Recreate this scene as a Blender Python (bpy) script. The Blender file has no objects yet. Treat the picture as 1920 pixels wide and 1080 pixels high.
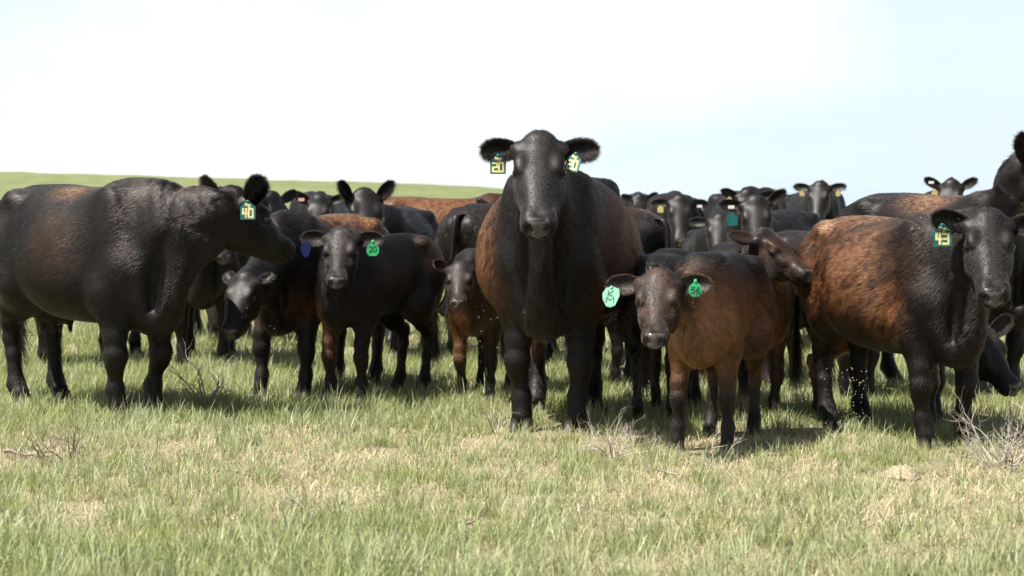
import bpy, math
import numpy as np

sc = bpy.context.scene
R = math.radians

# ---------------------------------------------------------------- camera
CAM_Z, FPX, HOR = 1.2, 3850.0, 380.0
PITCH = math.atan((540.0 - HOR) / FPX)          # the camera looks slightly down
cam = bpy.data.cameras.new('camera')
cam.sensor_width = 36.0
cam.lens = FPX / 1920.0 * 36.0
cam.clip_end = 6000.0
cam.dof.use_dof = True
cam.dof.focus_distance = 10.4
cam.dof.aperture_fstop = 4.5
cam_o = bpy.data.objects.new('camera', cam)
sc.collection.objects.link(cam_o)
cam_o.location = (0, 0, CAM_Z)
cam_o.rotation_euler = (math.pi / 2 - PITCH, 0, 0)
sc.camera = cam_o

# ---------------------------------------------------------------- sky and sun
SUN_EL, SUN_AZ = R(60), R(208)                  # from the left, slightly behind the camera
wd = bpy.data.worlds.new('World')
sc.world = wd
wd.use_nodes = True
wt = wd.node_tree
wt.nodes.clear()
wo = wt.nodes.new('ShaderNodeOutputWorld')
bg = wt.nodes.new('ShaderNodeBackground')
sky = wt.nodes.new('ShaderNodeTexSky')
sky.sky_type = 'NISHITA'
sky.sun_disc = False
sky.sun_elevation = SUN_EL
sun_dir = (math.cos(SUN_AZ) * math.cos(SUN_EL), math.sin(SUN_AZ) * math.cos(SUN_EL), math.sin(SUN_EL))
sky.sun_rotation = math.atan2(sun_dir[0], sun_dir[1])
sky.air_density = 1.0
sky.dust_density = 1.5
bg.inputs['Strength'].default_value = 0.05
# thin bright cloud over most of the sky
tc = wt.nodes.new('ShaderNodeTexCoord')
mp = wt.nodes.new('ShaderNodeMapping')
mp.inputs['Scale'].default_value = (1.0, 1.0, 3.2)
mp.inputs['Location'].default_value = (1.4, 0.6, 0.2)
n1 = wt.nodes.new('ShaderNodeTexNoise')
n1.inputs['Scale'].default_value = 3.1
n1.inputs['Detail'].default_value = 7.0
n1.inputs['Roughness'].default_value = 0.55
n1.inputs['Distortion'].default_value = 0.3
cr = wt.nodes.new('ShaderNodeValToRGB')
cr.color_ramp.elements[0].position = 0.38
cr.color_ramp.elements[0].color = (0.80, 0.80, 0.80, 1)
cr.color_ramp.elements[1].position = 0.60
cr.color_ramp.elements[1].color = (1, 1, 1, 1)
mx = wt.nodes.new('ShaderNodeMix')
mx.data_type = 'RGBA'
# cloud colour drifts between white and a thin veil of pale blue
n2 = wt.nodes.new('ShaderNodeTexNoise')
n2.inputs['Scale'].default_value = 1.7
n2.inputs['Detail'].default_value = 4.0
c2 = wt.nodes.new('ShaderNodeValToRGB')
c2.color_ramp.elements[0].position = 0.44
c2.color_ramp.elements[0].color = (0.76, 0.89, 0.98, 1)
c2.color_ramp.elements[1].position = 0.56
c2.color_ramp.elements[1].color = (1, 1, 1, 1)
vm = wt.nodes.new('ShaderNodeVectorMath')
vm.operation = 'SCALE'
vm.inputs['Scale'].default_value = 10.2
wt.links.new(mp.outputs['Vector'], n2.inputs['Vector'])
wt.links.new(n2.outputs['Fac'], c2.inputs['Fac'])
wt.links.new(c2.outputs['Color'], vm.inputs[0])
wt.links.new(vm.outputs['Vector'], mx.inputs['B'])
wt.links.new(tc.outputs['Generated'], mp.inputs['Vector'])
wt.links.new(mp.outputs['Vector'], n1.inputs['Vector'])
wt.links.new(n1.outputs['Fac'], cr.inputs['Fac'])
# haze thickens towards the horizon
sx = wt.nodes.new('ShaderNodeSeparateXYZ')
hz = wt.nodes.new('ShaderNodeMapRange')
hz.inputs['From Min'].default_value = 0.0
hz.inputs['From Max'].default_value = 0.45
hz.inputs['To Min'].default_value = 1.0
hz.inputs['To Max'].default_value = 0.12
hm = wt.nodes.new('ShaderNodeMath')
hm.operation = 'MULTIPLY'
wt.links.new(tc.outputs['Generated'], sx.inputs['Vector'])
wt.links.new(sx.outputs['Z'], hz.inputs['Value'])
wt.links.new(cr.outputs['Color'], hm.inputs[0])
wt.links.new(hz.outputs['Result'], hm.inputs[1])
wt.links.new(hm.outputs['Value'], mx.inputs['Factor'])
wt.links.new(sky.outputs['Color'], mx.inputs['A'])
wt.links.new(mx.outputs['Result'], bg.inputs['Color'])
wt.links.new(bg.outputs['Background'], wo.inputs['Surface'])

sl = bpy.data.lights.new('sun', 'SUN')
sl.energy = 5.0
sl.angle = R(0.53)
sl.color = (1.0, 0.955, 0.88)
sun_o = bpy.data.objects.new('sun', sl)
sc.collection.objects.link(sun_o)
sun_o.location = (-10, -5, 20)
from mathutils import Vector
sun_o.rotation_euler = (-Vector(sun_dir)).to_track_quat('-Z', 'Y').to_euler()

vs = sc.view_settings
vs.view_transform = 'Standard'
vs.look = 'None'
vs.gamma = 1.0
vs.exposure = 1.25
vs.use_curve_mapping = False
sc.cycles_curves.shape = 'RIBBONS'
sc.cycles.max_bounces = 6
sc.cycles.transparent_max_bounces = 8


def at(u, v, Y):
    """the world point seen at photo pixel (u, v) at depth Y"""
    a, b = (u - 960.0) / FPX, (540.0 - v) / FPX
    dy = math.cos(PITCH) + b * math.sin(PITCH)
    dz = -math.sin(PITCH) + b * math.cos(PITCH)
    return (a / dy * Y, Y, CAM_Z + dz / dy * Y)
# ---------------------------------------------------------------- helpers
COL = bpy.context.scene.collection


def vnorm(v):
    v = np.asarray(v, float)
    return v / max(np.linalg.norm(v), 1e-9)


def link(o, parent=None):
    COL.objects.link(o)
    if parent is not None:
        o.parent = parent
    return o


def mesh_obj(name, verts, faces, mat, parent=None, smooth=True):
    me = bpy.data.meshes.new(name)
    me.from_pydata([tuple(v) for v in verts], [], [tuple(f) for f in faces])
    if smooth:
        me.polygons.foreach_set('use_smooth', np.ones(len(me.polygons), bool))
    me.materials.append(mat)
    o = bpy.data.objects.new(name, me)
    return link(o, parent)


def quads_obj(name, verts, quads, mat, parent=None):
    """fast mesh from numpy arrays of verts and quads (or triangles)"""
    verts = np.ascontiguousarray(verts, np.float32)
    quads = np.ascontiguousarray(quads, np.int32)
    k = quads.shape[1]
    me = bpy.data.meshes.new(name)
    me.vertices.add(len(verts))
    me.vertices.foreach_set('co', verts.ravel())
    me.loops.add(quads.size)
    me.loops.foreach_set('vertex_index', quads.ravel())
    me.polygons.add(len(quads))
    me.polygons.foreach_set('loop_start', np.arange(0, quads.size, k, dtype=np.int32))
    me.polygons.foreach_set('use_smooth', np.ones(len(quads), bool))
    me.update(calc_edges=True)
    me.materials.append(mat)
    o = bpy.data.objects.new(name, me)
    return link(o, parent)


def vcol(o, name, rgb):
    a = o.data.attributes.new(name, 'FLOAT_COLOR', 'POINT')
    c = np.ones((len(rgb), 4), np.float32)
    c[:, :3] = rgb
    a.data.foreach_set('color', c.ravel())


def vfloat(o, name, val):
    a = o.data.attributes.new(name, 'FLOAT', 'POINT')
    a.data.foreach_set('value', np.ascontiguousarray(val, np.float32))


def material(name):
    m = bpy.data.materials.new(name)
    m.use_nodes = True
    nt = m.node_tree
    nt.nodes.clear()
    out = nt.nodes.new('ShaderNodeOutputMaterial')
    return m, nt, out


def node(nt, kind, **kw):
    n = nt.nodes.new('ShaderNode' + kind)
    for k, v in kw.items():
        if k in n.inputs.keys():
            n.inputs[k].default_value = v
        else:
            setattr(n, k, v)
    return n


def lnk(nt, a, ao, b, bi):
    nt.links.new(a.outputs[ao], b.inputs[bi])


def plain(name, rgb, rough=0.6, spec=0.5):
    m, nt, out = material(name)
    b = node(nt, 'BsdfPrincipled')
    tc = node(nt, 'TexCoord')
    n = node(nt, 'TexNoise', Scale=35.0, Detail=4.0)
    lnk(nt, tc, 'Object', n, 'Vector')
    r = node(nt, 'ValToRGB')
    r.color_ramp.elements[0].color = (*[c * 0.72 for c in rgb], 1)
    r.color_ramp.elements[1].color = (*[min(1, c * 1.25) for c in rgb], 1)
    r.color_ramp.elements[0].position = 0.3
    r.color_ramp.elements[1].position = 0.7
    lnk(nt, n, 'Fac', r, 'Fac')
    lnk(nt, r, 'Color', b, 'Base Color')
    b.inputs['Roughness'].default_value = rough
    b.inputs['Specular IOR Level'].default_value = spec
    lnk(nt, b, 'BSDF', out, 'Surface')
    return m


# --- value noise on numpy arrays -------------------------------------------------
_lat = np.random.RandomState(7).rand(64, 64, 64).astype(np.float32)


def vnoise(p, scale=1.0, octaves=3):
    p = np.asarray(p, np.float32) * scale
    out = np.zeros(len(p), np.float32)
    amp, tot = 1.0, 0.0
    for o in range(octaves):
        q = p * (2 ** o) + 17.3 * o + 300.0
        i = np.floor(q).astype(np.int64)
        f = q - i
        f = f * f * (3 - 2 * f)
        i &= 63
        j = (i + 1) & 63
        x0, y0, z0 = i.T
        x1, y1, z1 = j.T
        fx, fy, fz = f.T
        c00 = _lat[x0, y0, z0] * (1 - fx) + _lat[x1, y0, z0] * fx
        c10 = _lat[x0, y1, z0] * (1 - fx) + _lat[x1, y1, z0] * fx
        c01 = _lat[x0, y0, z1] * (1 - fx) + _lat[x1, y0, z1] * fx
        c11 = _lat[x0, y1, z1] * (1 - fx) + _lat[x1, y1, z1] * fx
        out += amp * ((c00 * (1 - fy) + c10 * fy) * (1 - fz) + (c01 * (1 - fy) + c11 * fy) * fz)
        tot += amp
        amp *= 0.5
    return out / tot


def strands(name, roots, dirs, bend, length, radius, rgb, mat, parent=None, npts=4, thin=None):
    """hair: one curve per root; bend is added quadratically along the strand"""
    n = len(roots)
    cu = bpy.data.hair_curves.new(name)
    cu.add_curves([npts] * n)
    t = np.linspace(0, 1, npts, dtype=np.float32)[None, :, None]
    pos = roots[:, None, :] + length[:, None, None] * (dirs[:, None, :] * t + bend[:, None, :] * t * t)
    cu.points.foreach_set('position', np.ascontiguousarray(pos, np.float32).ravel())
    rad = radius * np.array([1.0, 0.9, 0.65, 0.15] if npts == 4 else np.linspace(1, 0.15, npts), np.float32)
    a = cu.attributes.get('radius') or cu.attributes.new('radius', 'FLOAT', 'POINT')
    rr = np.tile(rad, n).reshape(n, -1) * (1.0 if thin is None else thin[:, None])
    a.data.foreach_set('value', np.ascontiguousarray(rr, np.float32).ravel())
    a = cu.attributes.new('coat', 'FLOAT_COLOR', 'CURVE')
    c = np.ones((n, 4), np.float32)
    c[:, :3] = rgb
    a.data.foreach_set('color', c.ravel())
    cu.materials.append(mat)
    o = bpy.data.objects.new(name, cu)
    return link(o, parent)


# --- signed distance field on a grid and its surface -------------------------------
class Field:
    def __init__(self, lo, hi, h):
        self.h = h
        self.lo = np.asarray(lo, float)
        self.n = np.ceil((np.asarray(hi) - self.lo) / h).astype(int) + 1
        self.ax = [(self.lo[i] + h * np.arange(self.n[i])).astype(np.float32) for i in range(3)]
        self.D = np.full(self.n, 1.0, np.float32)

    def apply(self, fn, lo, hi, k=0.05, cut=False, coarse=1):
        m = k + 2 * self.h
        sl, ax = [], []
        for i in range(3):
            a = max(0, int((lo[i] - m - self.lo[i]) / self.h))
            b = min(self.n[i], int((hi[i] + m - self.lo[i]) / self.h) + 2)
            if b - a < 1:
                return
            sl.append(slice(a, b))
            ax.append(self.ax[i][a:b])
        sl = tuple(sl)
        if coarse > 1:          # large smooth shapes: every second or third node, then linear in between
            cx = []
            for a in ax:
                m_ = (len(a) + coarse - 2) // coarse + 1
                cx.append((a[0] + self.h * coarse * np.arange(max(m_, 2))).astype(np.float32))
            d = fn(*np.meshgrid(*cx, indexing='ij')).astype(np.float32)
            for i in range(3):
                g = np.arange(len(ax[i])) / coarse
                g0 = np.minimum(g.astype(int), d.shape[i] - 2)
                sh = [1, 1, 1]; sh[i] = -1
                f = (g - g0).astype(np.float32).reshape(sh)
                d = np.take(d, g0, i) * (1 - f) + np.take(d, g0 + 1, i) * f
        else:
            d = fn(*np.meshgrid(*ax, indexing='ij')).astype(np.float32)
        D = self.D[sl]
        if cut:
            hh = np.clip(0.5 - 0.5 * (D + d) / k, 0, 1)
            self.D[sl] = D * (1 - hh) + (-d) * hh + k * hh * (1 - hh)
        else:
            hh = np.clip(0.5 + 0.5 * (d - D) / k, 0, 1)
            self.D[sl] = d * (1 - hh) + D * hh - k * hh * (1 - hh)

    def cone(self, a, b, ra, rb, k=0.05):
        a = np.asarray(a, float); b = np.asarray(b, float)
        ab = b - a
        L2 = float(ab @ ab) + 1e-9

        def fn(X, Y, Z):
            t = np.clip(((X - a[0]) * ab[0] + (Y - a[1]) * ab[1] + (Z - a[2]) * ab[2]) / L2, 0, 1)
            dx = X - a[0] - t * ab[0]; dy = Y - a[1] - t * ab[1]; dz = Z - a[2] - t * ab[2]
            return np.sqrt(dx * dx + dy * dy + dz * dz) - (ra + (rb - ra) * t)
        r = max(ra, rb)
        self.apply(fn, np.minimum(a, b) - r, np.maximum(a, b) + r, k)

    def ell(self, c, r, R=None, k=0.05, cut=False):
        """ellipsoid; rows of R are its axes"""
        c = np.asarray(c, float); r = np.asarray(r, float)
        R = np.eye(3) if R is None else np.asarray(R, float)

        def fn(X, Y, Z):
            dx, dy, dz = X - c[0], Y - c[1], Z - c[2]
            q = [(R[i, 0] * dx + R[i, 1] * dy + R[i, 2] * dz) for i in range(3)]
            k0 = np.sqrt(sum((q[i] / r[i]) ** 2 for i in range(3)))
            k1 = np.sqrt(sum((q[i] / (r[i] * r[i])) ** 2 for i in range(3))) + 1e-6
            return k0 * (k0 - 1.0) / k1
        e = np.abs(R.T) @ r
        self.apply(fn, c - e, c + e, k, cut)

    def loft(self, org, R, st, p=2.2, k=0.05, taper=0.0, coarse=1):
        """generalised cylinder along axis 0 of R; stations (x, half width, top, bottom)"""
        st = np.asarray(st, float)
        xs = np.linspace(st[0, 0], st[-1, 0], 240)
        cols = [pchip(st[:, 0], st[:, i], xs) for i in (1, 2, 3)]
        org = np.asarray(org, float); R = np.asarray(R, float)

        def fn(X, Y, Z):
            dx, dy, dz = X - org[0], Y - org[1], Z - org[2]
            q0 = R[0, 0] * dx + R[0, 1] * dy + R[0, 2] * dz
            q1 = R[1, 0] * dx + R[1, 1] * dy + R[1, 2] * dz
            q2 = R[2, 0] * dx + R[2, 1] * dy + R[2, 2] * dz
            xc = np.clip(q0, xs[0], xs[-1])
            w = np.interp(xc, xs, cols[0]); tp = np.interp(xc, xs, cols[1]); bt = np.interp(xc, xs, cols[2])
            hz = np.maximum((tp - bt) / 2, 1e-3)
            zr = (q2 - (tp + bt) / 2) / hz
            ww = np.maximum(w * (1 - taper * np.clip(zr, -1, 1)), 1e-3)
            nrm = (np.abs(q1 / ww) ** p + np.abs(zr) ** p) ** (1 / p)
            d = (nrm - 1) * np.minimum(ww, hz)
            return np.sqrt(np.maximum(d, 0) ** 2 + (q0 - xc) ** 2) + np.minimum(d, 0)
        wm = st[:, 1].max() * (1 + taper)
        cs = np.array([[x, sy * wm, z] for x in (st[0, 0], st[-1, 0]) for sy in (-1, 1) for z in (st[:, 3].min(), st[:, 2].max())])
        w = cs @ R + org
        self.apply(fn, w.min(0), w.max(0), k, coarse=coarse)

    def tube(self, pts, ups, hs, ws, k=0.05, p=2.0, wedge=0.0):
        """curved tube with an elliptic section: half height hs along ups, half width ws"""
        pts = np.asarray(pts, float)
        n = len(pts)
        T = np.gradient(pts, axis=0)
        T /= np.linalg.norm(T, axis=1)[:, None]
        U = np.asarray(ups, float)
        U = U - (U * T).sum(1)[:, None] * T
        U /= np.linalg.norm(U, axis=1)[:, None]
        S = np.cross(U, T)

        def fn(X, Y, Z):
            sh = X.shape
            P = np.stack([X.ravel(), Y.ravel(), Z.ravel()], 1).astype(np.float32)
            d2 = np.stack([((P - pts[i].astype(np.float32)) ** 2).sum(1) for i in range(n)], 1)
            i0 = d2.argmin(1)
            off = ((P - pts[i0]) * T[i0]).sum(1)
            seg = np.linalg.norm(np.gradient(pts, axis=0), axis=1)
            tt = np.clip(i0 + off / seg[i0], 0, n - 1)
            ia = np.clip(np.floor(tt).astype(int), 0, n - 2)
            f = (tt - ia)[:, None]
            C = pts[ia] * (1 - f) + pts[ia + 1] * f
            Ui = U[ia] * (1 - f) + U[ia + 1] * f
            Si = S[ia] * (1 - f) + S[ia + 1] * f
            Ti = T[ia] * (1 - f) + T[ia + 1] * f
            h = np.interp(tt, np.arange(n), hs); w = np.interp(tt, np.arange(n), ws)
            q = P - C
            a = (q * Ui).sum(1); b = (q * Si).sum(1); c = (q * Ti).sum(1)
            w = w * (1 - wedge * np.clip(-a / h, 0, 1))
            nrm = (np.abs(a / h) ** p + np.abs(b / w) ** p) ** (1 / p)
            d = (nrm - 1) * np.minimum(h, w)
            d = np.sqrt(np.maximum(d, 0) ** 2 + c * c) + np.minimum(d, 0)
            return d.reshape(sh)
        r = max(max(hs), max(ws))
        self.apply(fn, pts.min(0) - r, pts.max(0) + r, k, coarse=3)

    def surface(self, smooth=2):
        D, h = self.D, self.h
        ins = D < 0
        nx, ny, nz = self.n
        cnt = np.zeros((nx - 1, ny - 1, nz - 1), np.uint8)
        offs = [(i, j, k) for i in (0, 1) for j in (0, 1) for k in (0, 1)]
        for (i, j, k) in offs:
            cnt += ins[i:nx - 1 + i, j:ny - 1 + j, k:nz - 1 + k]
        cells = np.argwhere((cnt > 0) & (cnt < 8))
        idx = np.full(cnt.shape, -1, np.int32)
        idx[tuple(cells.T)] = np.arange(len(cells))
        val = {o: D[cells[:, 0] + o[0], cells[:, 1] + o[1], cells[:, 2] + o[2]] for o in offs}
        acc = np.zeros((len(cells), 3)); num = np.zeros(len(cells))
        for a in offs:
            for ax in range(3):
                if a[ax] == 0:
                    b = list(a); b[ax] = 1; b = tuple(b)
                    va, vb = val[a], val[b]
                    m = (va < 0) != (vb < 0)
                    t = va / np.where(m, va - vb, 1)
                    p = np.tile(np.array(a, float), (len(cells), 1))
                    p[:, ax] = t
                    acc[m] += p[m]; num[m] += 1
        V = self.lo + h * (cells + acc / num[:, None])
        Q = []
        for ax in range(3):
            s0 = [slice(None)] * 3; s1 = [slice(None)] * 3
            s0[ax] = slice(0, -1); s1[ax] = slice(1, None)
            a, b = ins[tuple(s0)], ins[tuple(s1)]
            e = np.argwhere(a != b)
            u, v = (ax + 1) % 3, (ax + 2) % 3
            e = e[(e[:, u] > 0) & (e[:, v] > 0) & (e[:, u] < self.n[u] - 1) & (e[:, v] < self.n[v] - 1)]
            flip = a[tuple(e.T)]
            q = []
            for du, dv in ((1, 1), (0, 1), (0, 0), (1, 0)):
                c = e.copy(); c[:, u] -= du; c[:, v] -= dv
                q.append(idx[tuple(c.T)])
            q = np.stack(q, 1)
            q[~flip] = q[~flip][:, ::-1]
            Q.append(q)
        Q = np.concatenate(Q)
        Q = Q[(Q >= 0).all(1)]
        # light smoothing
        for _ in range(smooth):
            S = np.zeros_like(V); c = np.zeros(len(V))
            for a in range(4):
                b = (a + 1) % 4
                for i in range(3):
                    S[:, i] += np.bincount(Q[:, a], V[Q[:, b], i], len(V)) + np.bincount(Q[:, b], V[Q[:, a], i], len(V))
                c += np.bincount(Q[:, a], minlength=len(V)) + np.bincount(Q[:, b], minlength=len(V))
            V = 0.5 * V + 0.5 * S / np.maximum(c, 1)[:, None]
        return V, Q


def pchip(x, y, xs):
    """monotone cubic interpolation"""
    x = np.asarray(x, float); y = np.asarray(y, float)
    h = np.diff(x); d = np.diff(y) / h
    m = np.zeros(len(x)); m[0], m[-1] = d[0], d[-1]
    for i in range(1, len(x) - 1):
        if d[i - 1] * d[i] > 0:
            m[i] = 2 * d[i - 1] * d[i] / (d[i - 1] + d[i])
    i = np.clip(np.searchsorted(x, xs) - 1, 0, len(x) - 2)
    t = (xs - x[i]) / h[i]
    return ((2 * t ** 3 - 3 * t ** 2 + 1) * y[i] + (t ** 3 - 2 * t ** 2 + t) * h[i] * m[i]
            + (-2 * t ** 3 + 3 * t ** 2) * y[i + 1] + (t ** 3 - t ** 2) * h[i] * m[i + 1])


def vert_normals(V, Q):
    a = V[Q[:, 2]] - V[Q[:, 0]]; b = V[Q[:, -1]] - V[Q[:, 1]]
    n = np.cross(a, b)
    N = np.zeros_like(V)
    for j in range(Q.shape[1]):
        for i in range(3):
            N[:, i] += np.bincount(Q[:, j], n[:, i], len(V))
    return N / np.maximum(np.linalg.norm(N, axis=1), 1e-12)[:, None]


def sample_surface(V, Q, n, rng, weight=None):
    """random points on a quad mesh: positions, normals and vertex ids"""
    T = np.concatenate([Q[:, [0, 1, 2]], Q[:, [0, 2, 3]]]) if Q.shape[1] == 4 else Q
    c = np.cross(V[T[:, 1]] - V[T[:, 0]], V[T[:, 2]] - V[T[:, 0]])
    A = np.linalg.norm(c, axis=1)
    W = A if weight is None else A * weight[T[:, 0]]
    cum = np.cumsum(W)
    f = np.searchsorted(cum, rng.rand(n) * cum[-1])
    f = np.minimum(f, len(T) - 1)
    r1 = np.sqrt(rng.rand(n))[:, None]; r2 = rng.rand(n)[:, None]
    P = V[T[f, 0]] * (1 - r1) + V[T[f, 1]] * r1 * (1 - r2) + V[T[f, 2]] * r1 * r2
    return P, c[f] / np.maximum(A[f], 1e-12)[:, None], T[f, 0]
# ---------------------------------------------------------------- ground
def smooth(a, b, x):
    t = np.clip((x - a) / (b - a), 0, 1)
    return t * t * (3 - 2 * t)


def terrain(x, y):
    x = np.asarray(x, float); y = np.asarray(y, float)
    az = x / np.maximum(y, 5.0)
    rid = np.interp(az * 120.0, [-60, -28, -6.5, 4.4, 11.5, 22, 45], [3.6, 2.85, 2.25, 1.75, 1.05, 0.25, -0.6])
    h = rid * smooth(28, 118, y) - 9.0 * smooth(125, 420, y) * (1 + 0 * x)
    p = np.stack([x * 0.35, y * 0.35, 0 * x], -1).reshape(-1, 3)
    b = (vnoise(p, 1.0, 3) - 0.5).reshape(x.shape)
    return h + b * 0.05 * smooth(3, 10, y) * (1 - smooth(60, 140, y)) + b * 0.35 * smooth(40, 140, y)


def ground_material():
    m, nt, out = material('dry_pasture_soil')
    tc = node(nt, 'TexCoord')
    b = node(nt, 'BsdfPrincipled', Roughness=0.95)
    b.inputs['Specular IOR Level'].default_value = 0.1
    n1 = node(nt, 'TexNoise', Scale=0.9, Detail=6.0, Roughness=0.6)
    n2 = node(nt, 'TexNoise', Scale=28.0, Detail=6.0, Roughness=0.7)
    n3 = node(nt, 'TexNoise', Scale=0.06, Detail=3.0)
    mp = node(nt, 'Mapping')
    mp.inputs['Scale'].default_value = (1.0, 1.4, 1)
    for n in (n1, n2):
        lnk(nt, tc, 'Object', n, 'Vector')
    lnk(nt, tc, 'Object', mp, 'Vector')
    lnk(nt, mp, 'Vector', n3, 'Vector')
    soil = node(nt, 'ValToRGB')
    e = soil.color_ramp.elements
    e[0].position, e[0].color = 0.3, (0.13, 0.115, 0.065, 1)
    e[1].position, e[1].color = 0.7, (0.31, 0.275, 0.17, 1)
    lnk(nt, n2, 'Fac', soil, 'Fac')
    far = node(nt, 'ValToRGB')
    e = far.color_ramp.elements
    e[0].position, e[0].color = 0.35, (0.110, 0.135, 0.055, 1)
    e[1].position, e[1].color = 0.65, (0.180, 0.190, 0.092, 1)
    lnk(nt, n1, 'Fac', far, 'Fac')
    far2 = node(nt, 'Mix', data_type='RGBA', blend_type='MULTIPLY')
    r3 = node(nt, 'ValToRGB')
    r3.color_ramp.elements[0].color = (0.78, 0.84, 0.8, 1)
    r3.color_ramp.elements[1].color = (1.12, 1.08, 1.1, 1)
    lnk(nt, n3, 'Fac', r3, 'Fac')
    far2.inputs['Factor'].default_value = 1.0
    lnk(nt, far, 'Color', far2, 'A')
    lnk(nt, r3, 'Color', far2, 'B')
    # bare thatch near the herd, closed sward farther out
    g = node(nt, 'Attribute', attribute_name='sward')
    mx = node(nt, 'Mix', data_type='RGBA')
    lnk(nt, g, 'Fac', mx, 'Factor')
    lnk(nt, soil, 'Color', mx, 'A')
    lnk(nt, far2, 'Result', mx, 'B')
    lnk(nt, mx, 'Result', b, 'Base Color')
    bp = node(nt, 'Bump', Strength=0.8, Distance=0.03)
    lnk(nt, n2, 'Fac', bp, 'Height')
    lnk(nt, bp, 'Normal', b, 'Normal')
    lnk(nt, b, 'BSDF', out, 'Surface')
    return m


def build_ground():
    ys = np.concatenate([np.linspace(-15, 3, 10), np.linspace(3.5, 30, 130), np.linspace(31, 140, 90), np.geomspace(143, 5000, 40)])
    ts = np.concatenate([np.linspace(-1, -0.26, 14)[:-1], np.linspace(-0.26, 0.26, 150), np.linspace(0.26, 1, 14)[1:]])
    hw = 12 + np.abs(ys) * 1.6
    hw = np.where((ys > 3) & (ys < 200), 8 + ys * 1.4, hw)
    Xg = ts[None, :] * hw[:, None]
    Yg = np.repeat(ys[:, None], len(ts), 1)
    Zg = terrain(Xg, Yg)
    V = np.stack([Xg, Yg, Zg], -1).reshape(-1, 3)
    n, m = Xg.shape
    i = np.arange((n - 1) * m).reshape(n - 1, m)[:, :-1].ravel()
    Q = np.stack([i, i + 1, i + m + 1, i + m], 1)
    o = quads_obj('ground', V, Q, ground_material())
    o['kind'] = 'structure'
    edge = smooth(3.0, 6.5, np.abs(V[:, 0]) - 0.27 * V[:, 1])
    vfloat(o, 'sward', np.maximum(smooth(17, 34, V[:, 1]), np.maximum(0.75 * edge, 0.6 * smooth(5.6, 4.6, V[:, 1]))))
    return o


build_ground()


def blade_material(name, lo, hi, trans=0.35):
    m, nt, out = material(name)
    oi = node(nt, 'ObjectInfo')
    at_ = node(nt, 'Attribute', attribute_name='tint')
    r = node(nt, 'ValToRGB')
    r.color_ramp.elements[0].color = (*lo, 1)
    r.color_ramp.elements[1].color = (*hi, 1)
    ad = node(nt, 'Math', operation='ADD')
    ml = node(nt, 'Math', operation='MULTIPLY')
    ml.inputs[1].default_value = 0.5
    m2 = node(nt, 'Math', operation='MULTIPLY')
    m2.inputs[1].default_value = 0.5
    lnk(nt, oi, 'Random', ml, 0)
    lnk(nt, at_, 'Fac', m2, 0)
    lnk(nt, ml, 'Value', ad, 0)
    lnk(nt, m2, 'Value', ad, 1)
    lnk(nt, ad, 'Value', r, 'Fac')
    d = node(nt, 'BsdfPrincipled', Roughness=0.5)
    d.inputs['Specular IOR Level'].default_value = 0.35
    t = node(nt, 'BsdfTranslucent')
    lnk(nt, r, 'Color', d, 'Base Color')
    lnk(nt, r, 'Color', t, 'Color')
    mx = node(nt, 'MixShader')
    mx.inputs['Fac'].default_value = trans
    lnk(nt, d, 'BSDF', mx, 1)
    lnk(nt, t, 'BSDF', mx, 2)
    lnk(nt, mx, 'Shader', out, 'Surface')
    return m


M_BLADES = [blade_material('grass_green', (0.17, 0.205, 0.055), (0.38, 0.41, 0.15)),
            blade_material('grass_bluegreen', (0.20, 0.235, 0.105), (0.44, 0.47, 0.26)),
            blade_material('grass_straw', (0.32, 0.265, 0.15), (0.60, 0.53, 0.35), 0.25)]


def tuft(kind, seed):
    """one clump of grass blades; kind 0 fresh green, 1 blue-green, 2 dry straw lying low"""
    rng = np.random.RandomState(seed)
    nb = (26, 20, 26)[kind]
    V, F, tint = [], [], []
    for i in range(nb):
        r = (0.055, 0.06, 0.10)[kind] * math.sqrt(rng.rand()); a = rng.rand() * 6.283
        base = np.array([r * math.cos(a), r * math.sin(a), -0.01])
        L = (0.05 + 0.075 * rng.rand(), 0.06 + 0.11 * rng.rand(), 0.03 + 0.085 * rng.rand())[kind]
        wd_ = (0.0022, 0.0026, 0.0018)[kind] * (0.7 + 0.6 * rng.rand())
        az = rng.rand() * 6.283
        lean = (0.12 + 0.45 * rng.rand(), 0.10 + 0.5 * rng.rand(), 0.5 + 0.9 * rng.rand())[kind]
        dr = np.array([math.cos(az), math.sin(az), 0])
        sd = np.array([-math.sin(az + rng.randn() * 0.6), math.cos(az), 0])
        n = 4
        o = len(V)
        tn = rng.rand()
        for j in range(n):
            t = j / (n - 1)
            ang = lean * (0.35 + 1.1 * t)
            p = base + L * (dr * t * math.sin(ang) + np.array([0, 0, t * math.cos(ang)]))
            ww = wd_ * (1 - t) ** 0.6
            if j < n - 1:
                V += [p - sd * ww, p + sd * ww]; tint += [tn, tn]
            else:
                V += [p]; tint += [tn]
        for j in range(n - 2):
            F.append((o + 2 * j, o + 2 * j + 1, o + 2 * j + 3, o + 2 * j + 2))
        F.append((o + 2 * (n - 2), o + 2 * (n - 2) + 1, o + 2 * (n - 1)))
    me = bpy.data.meshes.new('grass_clump')
    me.from_pydata([tuple(v) for v in V], [], F)
    me.materials.append(M_BLADES[kind])
    a = me.attributes.new('tint', 'FLOAT', 'POINT')
    a.data.foreach_set('value', np.array(tint, np.float32))
    return me


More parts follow.
